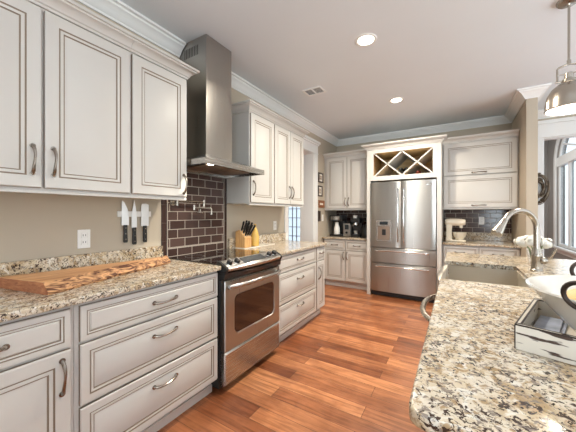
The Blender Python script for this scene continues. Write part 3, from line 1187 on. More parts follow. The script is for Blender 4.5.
for (a, b, lab, wz) in ((0.003, 0.838, 'dark brown tile backsplash behind the coffee maker', 0.9622), (1.886, 2.76, 'dark brown tile backsplash behind the stand mixer', 0.9873)):
    mb = MB()
    mb.fbox(BACK, a, b, wz, 1.345, 0.0015, 0.010)
    tag(part('tile_backsplash', mb, 'tile_back'), lab, 'backsplash')

# fridge surround with the wine rack
t = thing('wine_rack_cabinet', 'cream tall surround around the refrigerator with crossed wine rack on top', 'cabinet', (1.36, 4.8, 0))
FY = 4.41
NFR = YB - FY
mb = MB()
mb.fbox(BACK, 0.8395, 0.897, 0.0005, 2.29, 0.002, NFR, bev=0.002)
part('side_panel', mb, 'cream', t)
mb = MB()
mb.fbox(BACK, 1.823, 1.8835, 0.0005, 2.29, 0.002, NFR, bev=0.002)
part('side_panel', mb, 'cream', t)
ox0, ox1, oz0, oz1 = 0.945, 1.775, 1.868, 2.232
mb = MB()
mb.fbox(BACK, 0.897, ox0, 1.80, 2.29, NFR - 0.02, NFR)
mb.fbox(BACK, ox1, 1.823, 1.80, 2.29, NFR - 0.02, NFR)
mb.fbox(BACK, ox0, ox1, 1.80, oz0, NFR - 0.02, NFR)
mb.fbox(BACK, ox0, ox1, oz1, 2.29, NFR - 0.02, NFR)
part('face_frame', mb, 'cream', t)
mb = MB()
mb.fbox(BACK, 0.90, 1.82, 1.845, 1.866, 0.2, NFR - 0.021)
mb.fbox(BACK, 0.90, 1.82, 2.234, 2.254, 0.2, NFR - 0.021)
mb.fbox(BACK, 0.898, 0.912, 1.866, 2.234, 0.2, NFR - 0.021)
mb.fbox(BACK, 1.808, 1.822, 1.866, 2.234, 0.2, NFR - 0.021)
mb.fbox(BACK, 0.90, 1.82, 1.866, 2.234, 0.18, 0.2)
part('rack_lining', mb, 'rackwood', t)
oxm = (ox0 + ox1) / 2
for (a, b) in (((ox0, oz0), (oxm, oz1)), ((ox0, oz1), (oxm, oz0)), ((oxm, oz0), (ox1, oz1)), ((oxm, oz1), (ox1, oz0))):
    dx, dz = b[0] - a[0], b[1] - a[1]
    ln = math.hypot(dx, dz)
    px, pz = -dz / ln * 0.009, dx / ln * 0.009
    pts = [BACK.p(a[0] + px, a[1] + pz, 0.21), BACK.p(b[0] + px, b[1] + pz, 0.21), BACK.p(b[0] - px, b[1] - pz, 0.21), BACK.p(a[0] - px, a[1] - pz, 0.21)]
    mb = MB()
    mb.prism(pts, BACK.N * (NFR - 0.022 - 0.21))
    part('rack_slat', mb, 'cream', t)
cab_crown(t, BACK, 0.8395, 1.8835, NFR, 2.2905, True, True, n0=0.70)
mb = MB()
mb.fbox(BACK, 0.8395, 1.8835, 2.2905, 2.31, 0.02, NFR - 0.01)
part('top_board', mb, 'cream', t)


def bottle(label, x, z, mat, y=4.50):
    t = thing('wine_bottle', label, 'bottle', (x, y + 0.15, z - 0.037))
    mb = MB()
    mb.lathe((x, y, z), [(0.0, 0.300), (0.036, 0.300), (0.037, 0.295), (0.037, 0.11), (0.030, 0.088), (0.0145, 0.068), (0.0135, 0.0)], 20, axis='y')
    part('bottle_body', mb, mat, t)
    mb = MB()
    mb.lathe((x, y, z), [(0.0152, 0.03), (0.0152, -0.008), (0.012, -0.010)], 16, axis='y')
    part('foil_cap', mb, mat, t)


vz = oz0 + 0.009
bottle('dark wine bottle lying at left in the centre diamond of the rack', oxm - 0.038, vz + 0.092, 'wine')
bottle('dark wine bottle lying at right in the centre diamond of the rack', oxm + 0.038, vz + 0.092, 'wine')
bottle('red bottle lying in the lower right triangle of the wine rack', ox0 + 0.75 * (ox1 - ox0), oz0 + 0.040, 'wine_red')

# refrigerator
t = thing('refrigerator', 'stainless steel french-door refrigerator with two bottom drawers and water dispenser', 'refrigerator', (1.36, 4.8, 0))
RX0, RX1, RYF = 0.905, 1.815, 4.37
mb = MB()
mb.box(RX0 + .004, RX1 - .004, RYF + .085, 5.16, 0.05, 1.775, bev=0.004)
mb.box(RX0 + .03, RX1 - .03, RYF + .11, 5.10, 0.0005, 0.05)
part('body', mb, 'darkgrey', t)
mb = MB()
mb.box(RX0 + .01, RX1 - .01, RYF + .05, RYF + .084, 0.012, 0.078, bev=0.004)
part('kick_grille', mb, 'black', t)


def fr_panel(name, x0, x1, z0, z1):
    mb = MB()
    rr = []
    NB = 12
    for k in range(NB + 1):
        x = x0 + (x1 - x0) * k / NB
        c = (x - 1.36) / 0.455
        b = 0.014 * (c * c)
        if k in (0, NB):
            b += 0.006
        rr.append([(x, RYF + b, z0 + 0.004), (x, RYF + b, z1 - 0.004), (x, RYF + b + 0.004, z1), (x, RYF + 0.080, z1), (x, RYF + 0.080, z0), (x, RYF + b + 0.004, z0)])
    mb.rings(rr)
    return part(name, mb, 'steel_z', t)


xm = 1.358
dl = fr_panel('door', RX0, xm - 0.003, 0.767, 1.772)
dr = fr_panel('door', xm + 0.003, RX1, 0.767, 1.772)
d1 = fr_panel('drawer', RX0, RX1, 0.530, 0.758)
d2 = fr_panel('drawer', RX0, RX1, 0.085, 0.521)
for (s_, dd) in ((-1, dl), (1, dr)):
    mb = MB()
    x = xm + s_ * 0.036
    pts = [(x + s_ * 0.004, RYF - 0.052 + 0.03 * abs(k / 8 - 1) ** 2.5, 0.86 + k * 0.80 / 16) for k in range(17)]
    mb.tube(pts, 0.0125, 12)
    for z in (0.90, 1.62):
        mb.tube([(x, RYF + 0.004, z), (x + s_ * .003, RYF - 0.045, z)], 0.010, 10)
    part('handle', mb, 'chrome', dd)
for (z, dd) in ((0.712, d1), (0.475, d2)):
    mb = MB()
    pts = [(0.99 + k * 0.74 / 16, RYF - 0.055 + 0.035 * abs(k / 8 - 1) ** 2.5, z + 0.012 * (1 - abs(k / 8 - 1) ** 2)) for k in range(17)]
    mb.tube(pts, 0.0125, 12)
    for x in (1.02, 1.70):
        mb.tube([(x, RYF + 0.010, z), (x, RYF - 0.045, z + 0.003)], 0.010, 10)
    part('handle', mb, 'chrome', dd)
# water dispenser
mb = MB()
DX0, DX1 = 1.000, 1.215
fy = RYF + 0.0025
mb.box(DX0, DX1, fy - 0.004, fy + 0.006, 1.09, 1.18, mi=0, bev=0.002)
mb.box(DX0, DX0 + 0.018, fy - 0.004, fy + 0.006, 0.87, 1.09, bev=0.002)
mb.box(DX1 - 0.018, DX1, fy - 0.004, fy + 0.006, 0.87, 1.09, bev=0.002)
mb.box(DX0, DX1, fy - 0.010, fy + 0.006, 0.862, 0.88, bev=0.002)
ds = part('dispenser', mb, 'steel_y', dl)
mb = MB()
mb.box(DX0 + .018, DX1 - .018, fy - 0.002, fy + 0.006, 0.88, 1.09)
mb.box(1.085, 1.14, fy - 0.012, fy - 0.002, 0.955, 1.045, mi=1, bev=0.003)
part('recess', mb, ['filter', 'black'], ds)
mb = MB()
mb.box(1.05, 1.17, fy - 0.006, fy - 0.0035, 1.115, 1.162, bev=0.001)
part('display', mb, 'display', ds)
mb = MB()
mb.box(1.70, 1.765, RYF + 0.003, RYF + 0.007, 1.695, 1.712, bev=0.001)
part('badge', mb, 'chrome', dr)

# ---------------------------------------------------------------- island
IX0, IX1, IY0, IY1 = 1.98, 3.15, 0.553, 3.06
SX1, SY0, SY1 = 2.42, 1.79, 2.47
t = thing('island_countertop', 'large pale speckled granite island top in the right foreground, around the sink', 'countertop', (2.56, 1.8, CT))
mb = MB()
def cor(x, y, r, a0):
    return [(x + r * math.cos(math.radians(a0 + k * 30)), y + r * math.sin(math.radians(a0 + k * 30)), CT) for k in range(4)]


r_ = 0.03
pl = cor(IX0 + r_, IY0 + r_, r_, 180) + cor(IX1 - r_, IY0 + r_, r_, 270) + cor(IX1 - r_, IY1 - r_, r_, 0) + cor(IX0 + r_, IY1 - r_, r_, 90)
pl += [(IX0, SY1, CT), (SX1, SY1, CT), (SX1, SY0, CT), (IX0, SY0, CT)]
mb.prism(pl, (0, 0, 0.030), bev=0.007, seg=3)
part('slab', mb, 'granite', t)
t = thing('island_cabinet', 'cream kitchen island cabinet under the pale granite top', 'cabinet', (2.5, 1.8, 0))
mb = MB()
mb.box(2.46, 2.98, 0.62, 3.0, 0.10, CT - .001)
mb.box(2.03, 2.459, 0.62, 1.196, 0.10, CT - .001)
mb.box(2.03, 2.459, 1.81, 2.46, 0.10, 0.63)
mb.box(2.03, 2.459, 2.485, 3.0, 0.10, CT - .001)
part('body', mb, 'cream', t)
mb = MB()
mb.box(2.10, 2.92, 0.68, 1.19, 0.0005, 0.099)
mb.box(2.10, 2.92, 1.81, 2.94, 0.0005, 0.099)
part('toe_kick', mb, 'cream', t)
IL = Frame((2.0295, 0, 0), (0, 1, 0), (0, 0, 1), (-1, 0, 0))
front(t, IL, 0.635, 1.185, 0.705, 0.866, 0, 'drawer', (0.91, 0.785, False, 0.14))
front(t, IL, 0.635, 1.185, 0.122, 0.692, 0, 'door', (1.14, 0.58, True, 0.14))
front(t, IL, 1.82, 2.13, 0.122, 0.60, 0, 'door', (2.10, 0.5, True, 0.14))
front(t, IL, 2.14, 2.45, 0.122, 0.60, 0, 'door', (2.17, 0.5, True, 0.14))
front(t, IL, 2.50, 2.985, 0.705, 0.866, 0, 'drawer', (2.74, 0.785, False, 0.14))
front(t, IL, 2.50, 2.985, 0.122, 0.692, 0, 'door', (2.54, 0.58, True, 0.14))
IE = Frame((0, 0.6195, 0), (1, 0, 0), (0, 0, 1), (0, -1, 0))
part('end_panel', MB().panel(IE, 2.05, 2.96, 0.13, 0.86, 0, DOOR), ['cream', 'glaze_gap'], t)

t = thing('dishwasher', 'dishwasher in the island with a bowed silver bar handle facing the aisle', 'dishwasher', (2.2, 1.5, 0))
mb = MB()
mb.box(2.035, 2.45, 1.203, 1.766, 0.06, CT - .004)
for y in (1.24, 1.73):
    mb.cyl((2.2, y, 0.0005), (2.2, y, 0.061), 0.02, 12)
part('body', mb, 'darkgrey', t)
mb = MB()
mb.box(2.0, 2.034, 1.204, 1.768, 0.11, CT - .006, bev=0.004)
dd = part('door', mb, 'steel_z', t)
mb = MB()
pts = []
for k in range(21):
    tt = -1 + 2 * k / 20
    pts.append((1.995 - 0.075 * (1 - abs(tt) ** 2.6), 1.525 + tt * 0.245, 0.825))
mb.tube(pts, 0.0125, 12)
part('handle', mb, 'nickel', dd)

t = thing('sink', 'stainless apron-front sink set into the granite island', 'sink', (2.2, 2.13, 0.64))
mb = MB()
a0, a1, b0, b1, zt, zb = 1.950, 2.445, SY0 - 0.018, SY1 + 0.012, CT - 0.002, 0.645
# bowed apron, then three walls and a floor
NP = 14
rr = []
for k in range(NP + 1):
    y = b0 + 0.022 + (b1 - b0 - 0.04) * k / NP
    b = 0.028 * (1 - (2 * k / NP - 1) ** 2)
    rr.append([(a0 - b + 0.028, y, zb), (a0 - b + 0.028, y, zt - .006), (a0 - b + .034, y, zt), (a0 + 0.052, y, zt), (a0 + 0.056, y, zt - .006), (a0 + 0.060, y, zb)])
mb.rings(rr)
part('apron', mb, 'sink', t)
mb = MB()
mb.box(a0 + 0.0605, a1, b0, b0 + 0.02, zb, zt)
mb.box(a0 + 0.0605, a1, b1 - 0.015, b1, zb, zt)
mb.box(a1 - 0.02, a1, b0 + 0.0205, b1 - 0.0155, zb, zt)
mb.box(a0 + 0.0605, a1 - 0.0205, b0 + 0.0205, b1 - 0.0155, zb, zb + 0.012)
bs = part('basin', mb, 'sink', t)
mb = MB()
mb.lathe((2.22, 2.13, zb + 0.0125), [(0.045, 0), (0.045, 0.003), (0.032, 0.004), (0.03, 0.001)], 24)
part('drain', mb, 'chrome', bs)

t = thing('faucet', 'brushed nickel gooseneck pull-down faucet beside the island sink', 'faucet', (2.50, 2.34, 0.9145))
fx, fy_, fz = 2.50, 2.34, 0.9145
dv = Vector((-0.80, -0.60, 0)).normalized()
mb = MB()
mb.lathe((fx, fy_, fz), [(0.033, 0), (0.033, 0.008), (0.028, 0.014), (0.027, 0.085), (0.030, 0.092), (0.030, 0.105), (0.024, 0.118), (0.019, 0.15)], 24)
part('body', mb, 'nickel_smooth', t)
mb = MB()
pts = [Vector((fx, fy_, fz + 0.14 + k * 0.025)) for k in range(6)]
cz_ = fz + 0.268
R_ = 0.118
for k in range(1, 15):
    a = math.radians(k * 150 / 14)
    pts.append(Vector((fx, fy_, cz_)) + dv * (R_ * (1 - math.cos(a))) + Vector((0, 0, R_ * math.sin(a))))
mb.tube(pts, 0.0165, 14)
part('gooseneck', mb, 'nickel_smooth', t)
end = pts[-1]
td = (pts[-1] - pts[-2]).normalized()
mb = MB()
mb.tube([end - td * 0.002, end + td * 0.004, end + td * 0.03, end + td * 0.10, end + td * 0.108], [0.0165, 0.019, 0.021, 0.033, 0.029], 18)
part('spray_head', mb, 'nickel_smooth', t)
mb = MB()
mb.sphere((fx + 0.030, fy_ - 0.012, fz + 0.07), 0.024)
mb.tube([(fx + 0.035, fy_ - 0.014, fz + 0.072), (fx + 0.062, fy_ - 0.026, fz + 0.095), (fx + 0.085, fy_ - 0.035, fz + 0.15)], [0.010, 0.008, 0.006], 10)
part('lever', mb, 'nickel_smooth', t)

# vase of flowers
vx, vy = 2.53, 2.56
t = thing('flower_vase', 'small clear glass vase standing behind the faucet', 'vase', (vx, vy, 0.9145))
mb = MB()
mb.lathe((vx, vy, 0.9145), [(0.032, 0), (0.036, 0.004), (0.038, 0.05), (0.048, 0.115), (0.045, 0.115), (0.035, 0.05), (0.033, 0.012), (0.0, 0.010)], 24)
part('glass', mb, 'vase', t)
t2 = thing('flower_bunch', 'white peonies bunched in the glass vase behind the faucet', 'flowers', (vx, vy, 0.94))
mb = MB()
for k in range(7):
    a = k * 0.9
    mb.tube([(vx + 0.012 * math.cos(a), vy + 0.012 * math.sin(a), 0.928), (vx + 0.03 * math.cos(a), vy + 0.03 * math.sin(a), 1.03), (vx + 0.055 * math.cos(a), vy + 0.045 * math.sin(a), 1.06)], 0.003, 6)
part('stem', mb, 'leaf', t2)
for (ax, ay, az, r) in ((-0.065, 0.0, 1.075, 0.048), (-0.01, -0.03, 1.09, 0.050), (0.055, 0.0, 1.07, 0.045), (-0.03, 0.045, 1.085, 0.045), (0.03, 0.045, 1.08, 0.045)):
    mb = MB()
    c = Vector((vx + ax, vy + ay, az))
    for k in range(34):                                        # cupped petals
        th = math.pi * (3 - 5 ** 0.5) * k
        ph = math.acos(1 - 1.5 * (k + 0.5) / 34)
        dr_ = Vector((math.sin(ph) * math.cos(th), math.sin(ph) * math.sin(th), math.cos(ph)))
        rr_ = r * (0.66 + 0.42 * random.random())
        x = dr_.cross(Vector((0.3, 0.2, 1))).normalized()
        y = dr_.cross(x)
        q = c + dr_ * rr_
        s_ = r * 0.36
        mb.rings([[q + x * s_ * math.cos(b) + y * s_ * math.sin(b) + dr_ * (-0.25 * s_) for b in [i * math.pi / 4 for i in range(8)]],
                  [q + (x * math.cos(b) + y * math.sin(b)) * s_ * 0.5 + dr_ * 0.08 * s_ for b in [i * math.pi / 4 for i in range(8)]]], cap0=True, cap1=True)
    mb.sphere(c, r * 0.72)
    part('bloom', mb, 'petal', t2)

# tray and bowl
TA = math.radians(-17)
TX, TY = 2.195, 0.955
XF = Matrix.Translation((TX, TY, 0.9145)) @ Matrix.Rotation(TA, 4, 'Z')
t = thing('wooden_tray', 'distressed white wooden box tray on the granite island', 'tray', (TX + 0.25, TY + 0.1, 0.9145))
TL, TW, TH = 0.56, 0.34, 0.068
def edge_worn(mb, x0, x1, y0, y1, z1):
    e_ = 0.0022                                   # worn dark arrises
    for (p0, p1, q0, q1) in ((x0, x1, y0, y0 + e_), (x0, x1, y1 - e_, y1), (x0, x0 + e_, y0, y1), (x1 - e_, x1, y0, y1)):
        mb.box(p0 - .0006, p1 + .0006, q0 - .0006, q1 + .0006, z1 - 0.0028, z1 + 0.0007, mi=1)
    for (xa, ya) in ((x0, y0), (x1, y0)):
        if x1 - x0 > 0.3:
            mb.box(xa - .0012, xa + .0016, ya - .0008, ya + 0.002, 0.002, z1 - 0.003, mi=1)


for (nm, q) in (('side', (0, TL, 0, 0.012)), ('side', (0, TL, TW - 0.012, TW)), ('side', (0, 0.012, 0.0125, TW - 0.0125)), ('side', (TL - 0.012, TL, 0.0125, TW - 0.0125))):
    mb = MB()
    mb.box(q[0], q[1], q[2], q[3], 0.001, TH, bev=0.0015)
    edge_worn(mb, q[0], q[1], q[2], q[3], TH)
    part(nm, mb, ['distress', 'iron'], t, xf=XF)
mb = MB()
mb.box(0.0125, TL - 0.0125, 0.0125, TW - 0.0125, 0.001, 0.010)
part('bottom', mb, 'distress', t, xf=XF)
mb = MB()
pts = [(0.21, -0.003, 0.047), (0.21, -0.022, 0.040), (0.215, -0.026, 0.022), (0.27, -0.026, 0.016), (0.325, -0.026, 0.022), (0.33, -0.022, 0.040), (0.33, -0.003, 0.047)]
mb.tube(pts, 0.006, 8)
part('handle', mb, 'iron', t, xf=XF)
mb = MB()
mb.box(0.016, 0.085, 0.06, 0.30, 0.0105, 0.016, bev=0.002)
mb.box(0.018, 0.075, 0.10, 0.31, 0.0162, 0.022, bev=0.002)
tag(part('folded_cloth', mb, 'cloth', xf=XF), 'blue grey cloth folded in the tray beside the bowl', 'cloth')

bx, by, bz = 2.452, 1.062, 0.925
t = thing('serving_bowl', 'large white ceramic bowl with dark ring handles in the wooden tray', 'bowl', (bx, by, bz))
mb = MB()
mb.lathe((bx, by, bz), [(0.0, 0.0), (0.085, 0.0), (0.092, 0.006), (0.125, 0.045), (0.170, 0.095), (0.208, 0.142), (0.216, 0.147), (0.214, 0.151), (0.203, 0.147), (0.165, 0.101), (0.118, 0.052), (0.08, 0.014), (0.0, 0.012)], 56)
bo = part('shell', mb, 'ceramic', t)
for a in (math.radians(230), math.radians(97)):
    c = Vector((bx + 0.224 * math.cos(a), by + 0.224 * math.sin(a), bz + 0.164))
    rdir = Vector((math.cos(a), math.sin(a), 0))
    tdir = Vector((-math.sin(a), math.cos(a), 0))
    mb = MB()
    mb.tube([c + tdir * 0.036 * math.cos(k * math.pi / 12) + (Vector((0, 0, 1)) * 0.98 + rdir * 0.2) * 0.033 * math.sin(k * math.pi / 12) for k in range(24)], 0.0055, 8, closed=True)
    part('ring_handle', mb, 'iron', t)
for (ax, ay, rr_, lab) in ((-0.105, -0.030, 0.046, 'orange peach-coloured fruit in the white bowl beside the ring handle'),):
    mb = MB()
    c = (bx + ax, by + ay, bz + 0.112)
    mb.sphere(c, rr_, u=24, v=16, squash=(1, 1, 0.95))
    th = thing('peach', lab, 'fruit', (c[0], c[1], c[2] - rr_))
    part('fruit', mb, 'peach', th)
    mb = MB()
    mb.lathe((c[0], c[1], c[2] + rr_ * 0.94), [(0.006, 0), (0.005, 0.003)], 8)
    part('stem_button', mb, 'leaf', th)
mb = MB()
q0 = Vector((bx - 0.165, by + 0.05, bz + 0.111))
mb.tube([q0, q0 + Vector((0.012, -0.006, -0.011)), q0 + Vector((0.055, -0.02, -0.045))], [0.004, 0.006, 0.005], 8)
tag(part('serving_utensil', mb, 'black'), 'small black utensil lying inside the white bowl', 'utensil')

# ---------------------------------------------------------------- left counter things
t = thing('wooden_board', 'long live-edge wooden board lying on the left granite countertop', 'board', (0.28, 0.85, 0.9145))
z0, z1 = 0.9148, 0.964
NSX = 40
mbt = MB()
rows = []
for k in range(NSX + 1):
    s_ = k / NSX
    # front edge from (0.485,0.49) to (0.255,1.30); back edge from (0.12,0.41) to (0.19,1.30)
    fy0 = 0.49 + s_ * 0.81
    fx0 = 0.485 - 0.255 * s_ + 0.010 * math.sin(9 * s_ + 0.4) + 0.006 * math.sin(23 * s_)
    by0 = 0.41 + s_ * 0.89
    bx0 = 0.11 + 0.085 * min(1, s_ * 1.4) + 0.006 * math.sin(7 * s_)
    j = 0.5 + 0.5 * math.sin(31 * s_ + 1) * math.sin(13 * s_)
    rows.append((Vector((bx0, by0, z0)), Vector((bx0, by0, z1)), Vector((fx0 - 0.036 - 0.022 * j, fy0, z1)), Vector((fx0 - 0.012 + 0.014 * j, fy0, z1 - 0.018 - 0.010 * j)),
                 Vector((fx0 + 0.012, fy0, z0 + 0.012)), Vector((fx0 + 0.008, fy0, z0))))
bm = mbt.bm
V = [[bm.verts.new(p) for p in r] for r in rows]
for k in range(NSX):
    for i in range(6):
        jx = (i + 1) % 6
        f = bm.faces.new((V[k][i], V[k][jx], V[k + 1][jx], V[k + 1][i]))
        f.material_index = 1 if i in (2, 3, 4) else 0
f = bm.faces.new(V[0][::-1])
f.material_index = 2
f = bm.faces.new(V[-1])
f.material_index = 2
part('plank', mbt, ['board', 'bark', 'endgrain'], t, sharp=28)


def outlet(label, F, u, w, n0, horizontal=False, switch=False):
    t = thing('wall_switch' if switch else 'wall_outlet', label, 'light switch' if switch else 'outlet', F.p(u, w - 0.06, n0))
    hu, hw = (0.036, 0.060)
    mb = MB()
    mb.fbox(F, u - hu, u + hu, w - hw, w + hw, n0 + 0.0003, n0 + 0.006, bev=0.002)
    pl = part('cover_plate', mb, 'white', t)
    if switch:
        mb = MB()
        mb.fbox(F, u - 0.016, u + 0.016, w - 0.033, w + 0.033, n0 + 0.0062, n0 + 0.010, bev=0.002)
        part('rocker', mb, 'white', t)
    else:
        for s_ in (-1, 1):
            mb = MB()
            mb.fbox(F, u - 0.017, u + 0.017, w + s_ * 0.022 - 0.017, w + s_ * 0.022 + 0.017, n0 + 0.0062, n0 + 0.009, bev=0.003)
            for a in (-0.007, 0.007):
                mb.fbox(F, u + a - 0.0015, u + a + 0.0015, w + s_ * 0.022 - 0.004, w + s_ * 0.022 + 0.008, n0 + 0.0085, n0 + 0.0094, mi=1)
            part('socket', mb, ['white', 'darkgrey'], t)
    return t


outlet('white electrical outlet on the tan wall above the wooden board', LEFT, 0.831, 1.118, 0.0)
outlet('white electrical outlet on the wall right of the yellow bottle', LEFT, 3.03, 1.125, 0.0)
outlet('white electrical outlet on the brown tile right of the stand mixer', BACK, 2.395, 1.175, 0.010)
outlet('white light switch plate on the left wall below the small pictures', LEFT, 4.56, 1.21, 0.0, switch=True)

# magnetic strip and knives
mb = MB()
mb.fbox(LEFT, 1.035, 1.285, 1.258, 1.300, 0.0005, 0.014, bev=0.003)
tag(part('magnetic_strip', mb, 'white'), 'pale magnetic knife strip on the wall below the single-door upper cabinet', 'knife rack')


def knife(label, y, top, bot, w, style, lean=0.0):
    x = 0.0145
    hl = 0.125                                   # handle length
    zj = bot + hl
    t = thing('kitchen_knife', label, 'knife', (x, y, bot), 'knives on the magnetic strip')
    mb = MB()
    def P(a, z):
        return (x, y + a + lean * (z - bot), z)
    if style == 'chef':
        pts = [P(-w * .5, zj), P(w * .5, zj), P(w * .5, zj + .06), P(w * .32, top - .06), P(w * -.15, top - .012), P(-w * .42, top), P(-w * .5, top - .012)]
    elif style == 'slim':
        pts = [P(-w * .5, zj), P(w * .5, zj), P(w * .48, zj + .09), P(w * .25, top - .05), P(0, top), P(-w * .25, top - .05), P(-w * .5, zj + .09)]
    else:
        pts = [P(-w * .5, zj), P(w * .5, zj), P(w * .5, top - .008), P(w * .1, top), P(-w * .4, top - .004), P(-w * .5, top - .02)]
    mb.prism(pts, (0.0025, 0, 0))
    part('blade', mb, 'blade', t)
    mb = MB()
    pts = [P(-.013, zj + .003), P(-.011, zj - .05), P(-.014, bot + .01), P(-.008, bot), P(.012, bot), P(.015, bot + .012), P(.011, zj - .05), P(.013, zj + .003)]
    mb.prism([(p[0] - .006, p[1], p[2]) for p in pts], (0.016, 0, 0), bev=0.003)
    h = part('handle', mb, 'black', t)
    mb = MB()
    for z in (zj - 0.02, zj - 0.06, zj - 0.10):
        q = P(0, z)
        mb.cyl((0.0244, q[1], z), (0.0252, q[1], z), 0.0035, 10)
    part('rivet', mb, 'chrome', h)


knife('chef knife with black handle, leftmost of three on the magnetic strip', 1.085, 1.375, 1.072, 0.050, 'chef')
knife('pointed carving knife with black handle, middle one on the magnetic strip', 1.150, 1.385, 1.052, 0.040, 'slim')
knife('square-ended cleaver-like knife with black handle, rightmost on the magnetic strip', 1.232, 1.360, 1.062, 0.060, 'santoku')

# pot filler
t = thing('pot_filler', 'shiny metal folding pot filler tap mounted on the brown tile', 'tap', (0.06, 1.50, 1.37))
zf = 1.378
mb = MB()
mb.tube([(0.0115, 1.475, zf), (0.020, 1.475, zf)], 0.030, 20)
mb.tube([(0.020, 1.475, zf), (0.075, 1.475, zf)], 0.012, 14)
part('wall_flange', mb, 'nickel_smooth', t)
mb = MB()
mb.tube([(0.075, 1.475, zf - .03), (0.075, 1.475, zf + .024)], 0.011, 14)
mb.tube([(0.075, 1.475, zf + .012), (0.080, 1.755, zf + .012)], 0.0095, 12)
mb.tube([(0.080, 1.755, zf - .05), (0.080, 1.755, zf + .030)], 0.011, 14)
part('arm', mb, 'nickel_smooth', t)
mb = MB()
mb.tube([(0.080, 1.755, zf - .040), (0.11, 1.62, zf - .040)], 0.0095, 12)
mb.tube([(0.11, 1.62, zf - .065), (0.11, 1.62, zf - .020)], 0.011, 14)
mb.tube([(0.11, 1.62, zf - .045), (0.125, 1.79, zf - .045), (0.128, 1.80, zf - .055), (0.128, 1.80, zf - .105)], 0.010, 12)
part('spout', mb, 'nickel_smooth', t)
for (x, y, z) in ((0.095, 1.69, zf - 0.005), (0.115, 1.68, zf - 0.085)):
    mb = MB()
    mb.tube([(x, y, z - 0.045 if z > 1.34 else z + .03), (x, y, z)], 0.008, 10)
    mb.tube([(x - .005, y - 0.028, z), (x + .005, y + 0.028, z)], 0.0075, 10)
    part('valve_handle', mb, 'nickel_smooth', t)

# knife block, bottle, board right of the range
zc = 0.9145
mb = MB()
mb.box(0.045, 0.215, 2.165, 2.72, zc, zc + 0.012, bev=0.003)
tag(part('serving_board', mb, 'ceramic'), 'thin white serving board under the knife block right of the range', 'board')
kx, ky, kz = 0.125, 2.255, zc + 0.0125
t = thing('knife_block', 'honey wooden knife block right of the range', 'knife block', (kx, ky, kz))
mb = MB()
A = [(kx - .065, kz), (kx + .065, kz), (kx + .065, kz + .105), (kx - .015, kz + .185), (kx - .065, kz + .165)]
mb.prism([(p[0], ky - .055, p[1]) for p in A], (0, 0.11, 0), bev=0.004)
part('block', mb, 'blockwood', t)
kdir = Vector((0.62, 0, 0.78)).normalized()
n_ = 0
for (r_i, h0) in ((0, 0.18), (1, 0.5), (2, 0.82)):
    for c_i in (-1, 0, 1):
        q = Vector((kx + .065, ky + c_i * 0.032, kz + .105)).lerp(Vector((kx - .015, ky + c_i * 0.032, kz + .185)), h0)
        kd = (kdir + Vector((0, c_i * 0.16, 0.25 + 0.22 * r_i))).normalized()
        th = thing('block_knife', 'black-handled knife standing in the honey wooden knife block', 'knife', q, 'knives in the wooden block')
        L_ = random.uniform(0.10, 0.135)
        mb = MB()
        mb.tube([q + kd * 0.001, q + kd * 0.010], 0.006, 8)
        part('bolster', mb, 'blade', th)
        mb = MB()
        mb.tube([q + kd * 0.0102, q + kd * 0.03, q + kd * L_ * 0.7, q + kd * L_, q + kd * (L_ + .006)], [0.008, 0.0105, 0.0095, 0.011, 0.006], 10)
        part('handle', mb, 'black', th)
bxx, byy = 0.150, 2.42
t = thing('oil_bottle', 'yellow ceramic bottle beside the wooden knife block', 'bottle', (bxx, byy, kz))
mb = MB()
mb.lathe((bxx, byy, kz), [(0.0, 0), (0.038, 0.0), (0.044, 0.006), (0.047, 0.05), (0.046, 0.10), (0.036, 0.15), (0.021, 0.185), (0.0125, 0.205), (0.0125, 0.222)], 26)
part('bottle_body', mb, 'bottleyellow', t)
mb = MB()
mb.lathe((bxx, byy, kz), [(0.014, 0.2222), (0.014, 0.234), (0.008, 0.240)], 16)
part('stopper', mb, 'bottleyellow', t)

# ---------------------------------------------------------------- small pictures on the left wall
def picture(label, y0, y1, z0, z1, fm, pm):
    t = thing('picture_frame', label, 'picture', (0.01, (y0 + y1) / 2, z0))
    mb = MB()
    b = 0.022
    mb.fbox(LEFT, y0, y1, z0, z0 + b, 0.0005, 0.022, bev=0.002)
    mb.fbox(LEFT, y0, y1, z1 - b, z1, 0.0005, 0.022, bev=0.002)
    mb.fbox(LEFT, y0, y0 + b, z0 + b + .0002, z1 - b - .0002, 0.0005, 0.022, bev=0.002)
    mb.fbox(LEFT, y1 - b, y1, z0 + b + .0002, z1 - b - .0002, 0.0005, 0.022, bev=0.002)
    part('frame', mb, fm, t)
    mb = MB()
    mb.fbox(LEFT, y0 + b, y1 - b, z0 + b, z1 - b, 0.001, 0.010)
    mb.fbox(LEFT, y0 + b * 2.2, y1 - b * 2.2, z0 + b * 2.2, z1 - b * 2.2, 0.010, 0.0112, mi=1)
    part('print', mb, pm, t)


picture('small dark-framed picture, topmost of the column on the left wall', 4.37, 4.555, 1.835, 2.005, 'frame_dark', ['mat_white', 'photo_a'])
picture('small dark-framed picture, second from top on the left wall', 4.345, 4.52, 1.59, 1.775, 'frame_dark', ['mat_white', 'photo_a'])
picture('small reddish wooden picture above the light switch', 4.38, 4.61, 1.392, 1.52, 'frame_wood', ['frame_wood', 'mat_white'])
picture('narrow black picture beside the light switch', 4.345, 4.44, 1.15, 1.335, 'frame_dark', ['frame_dark', 'frame_dark'])

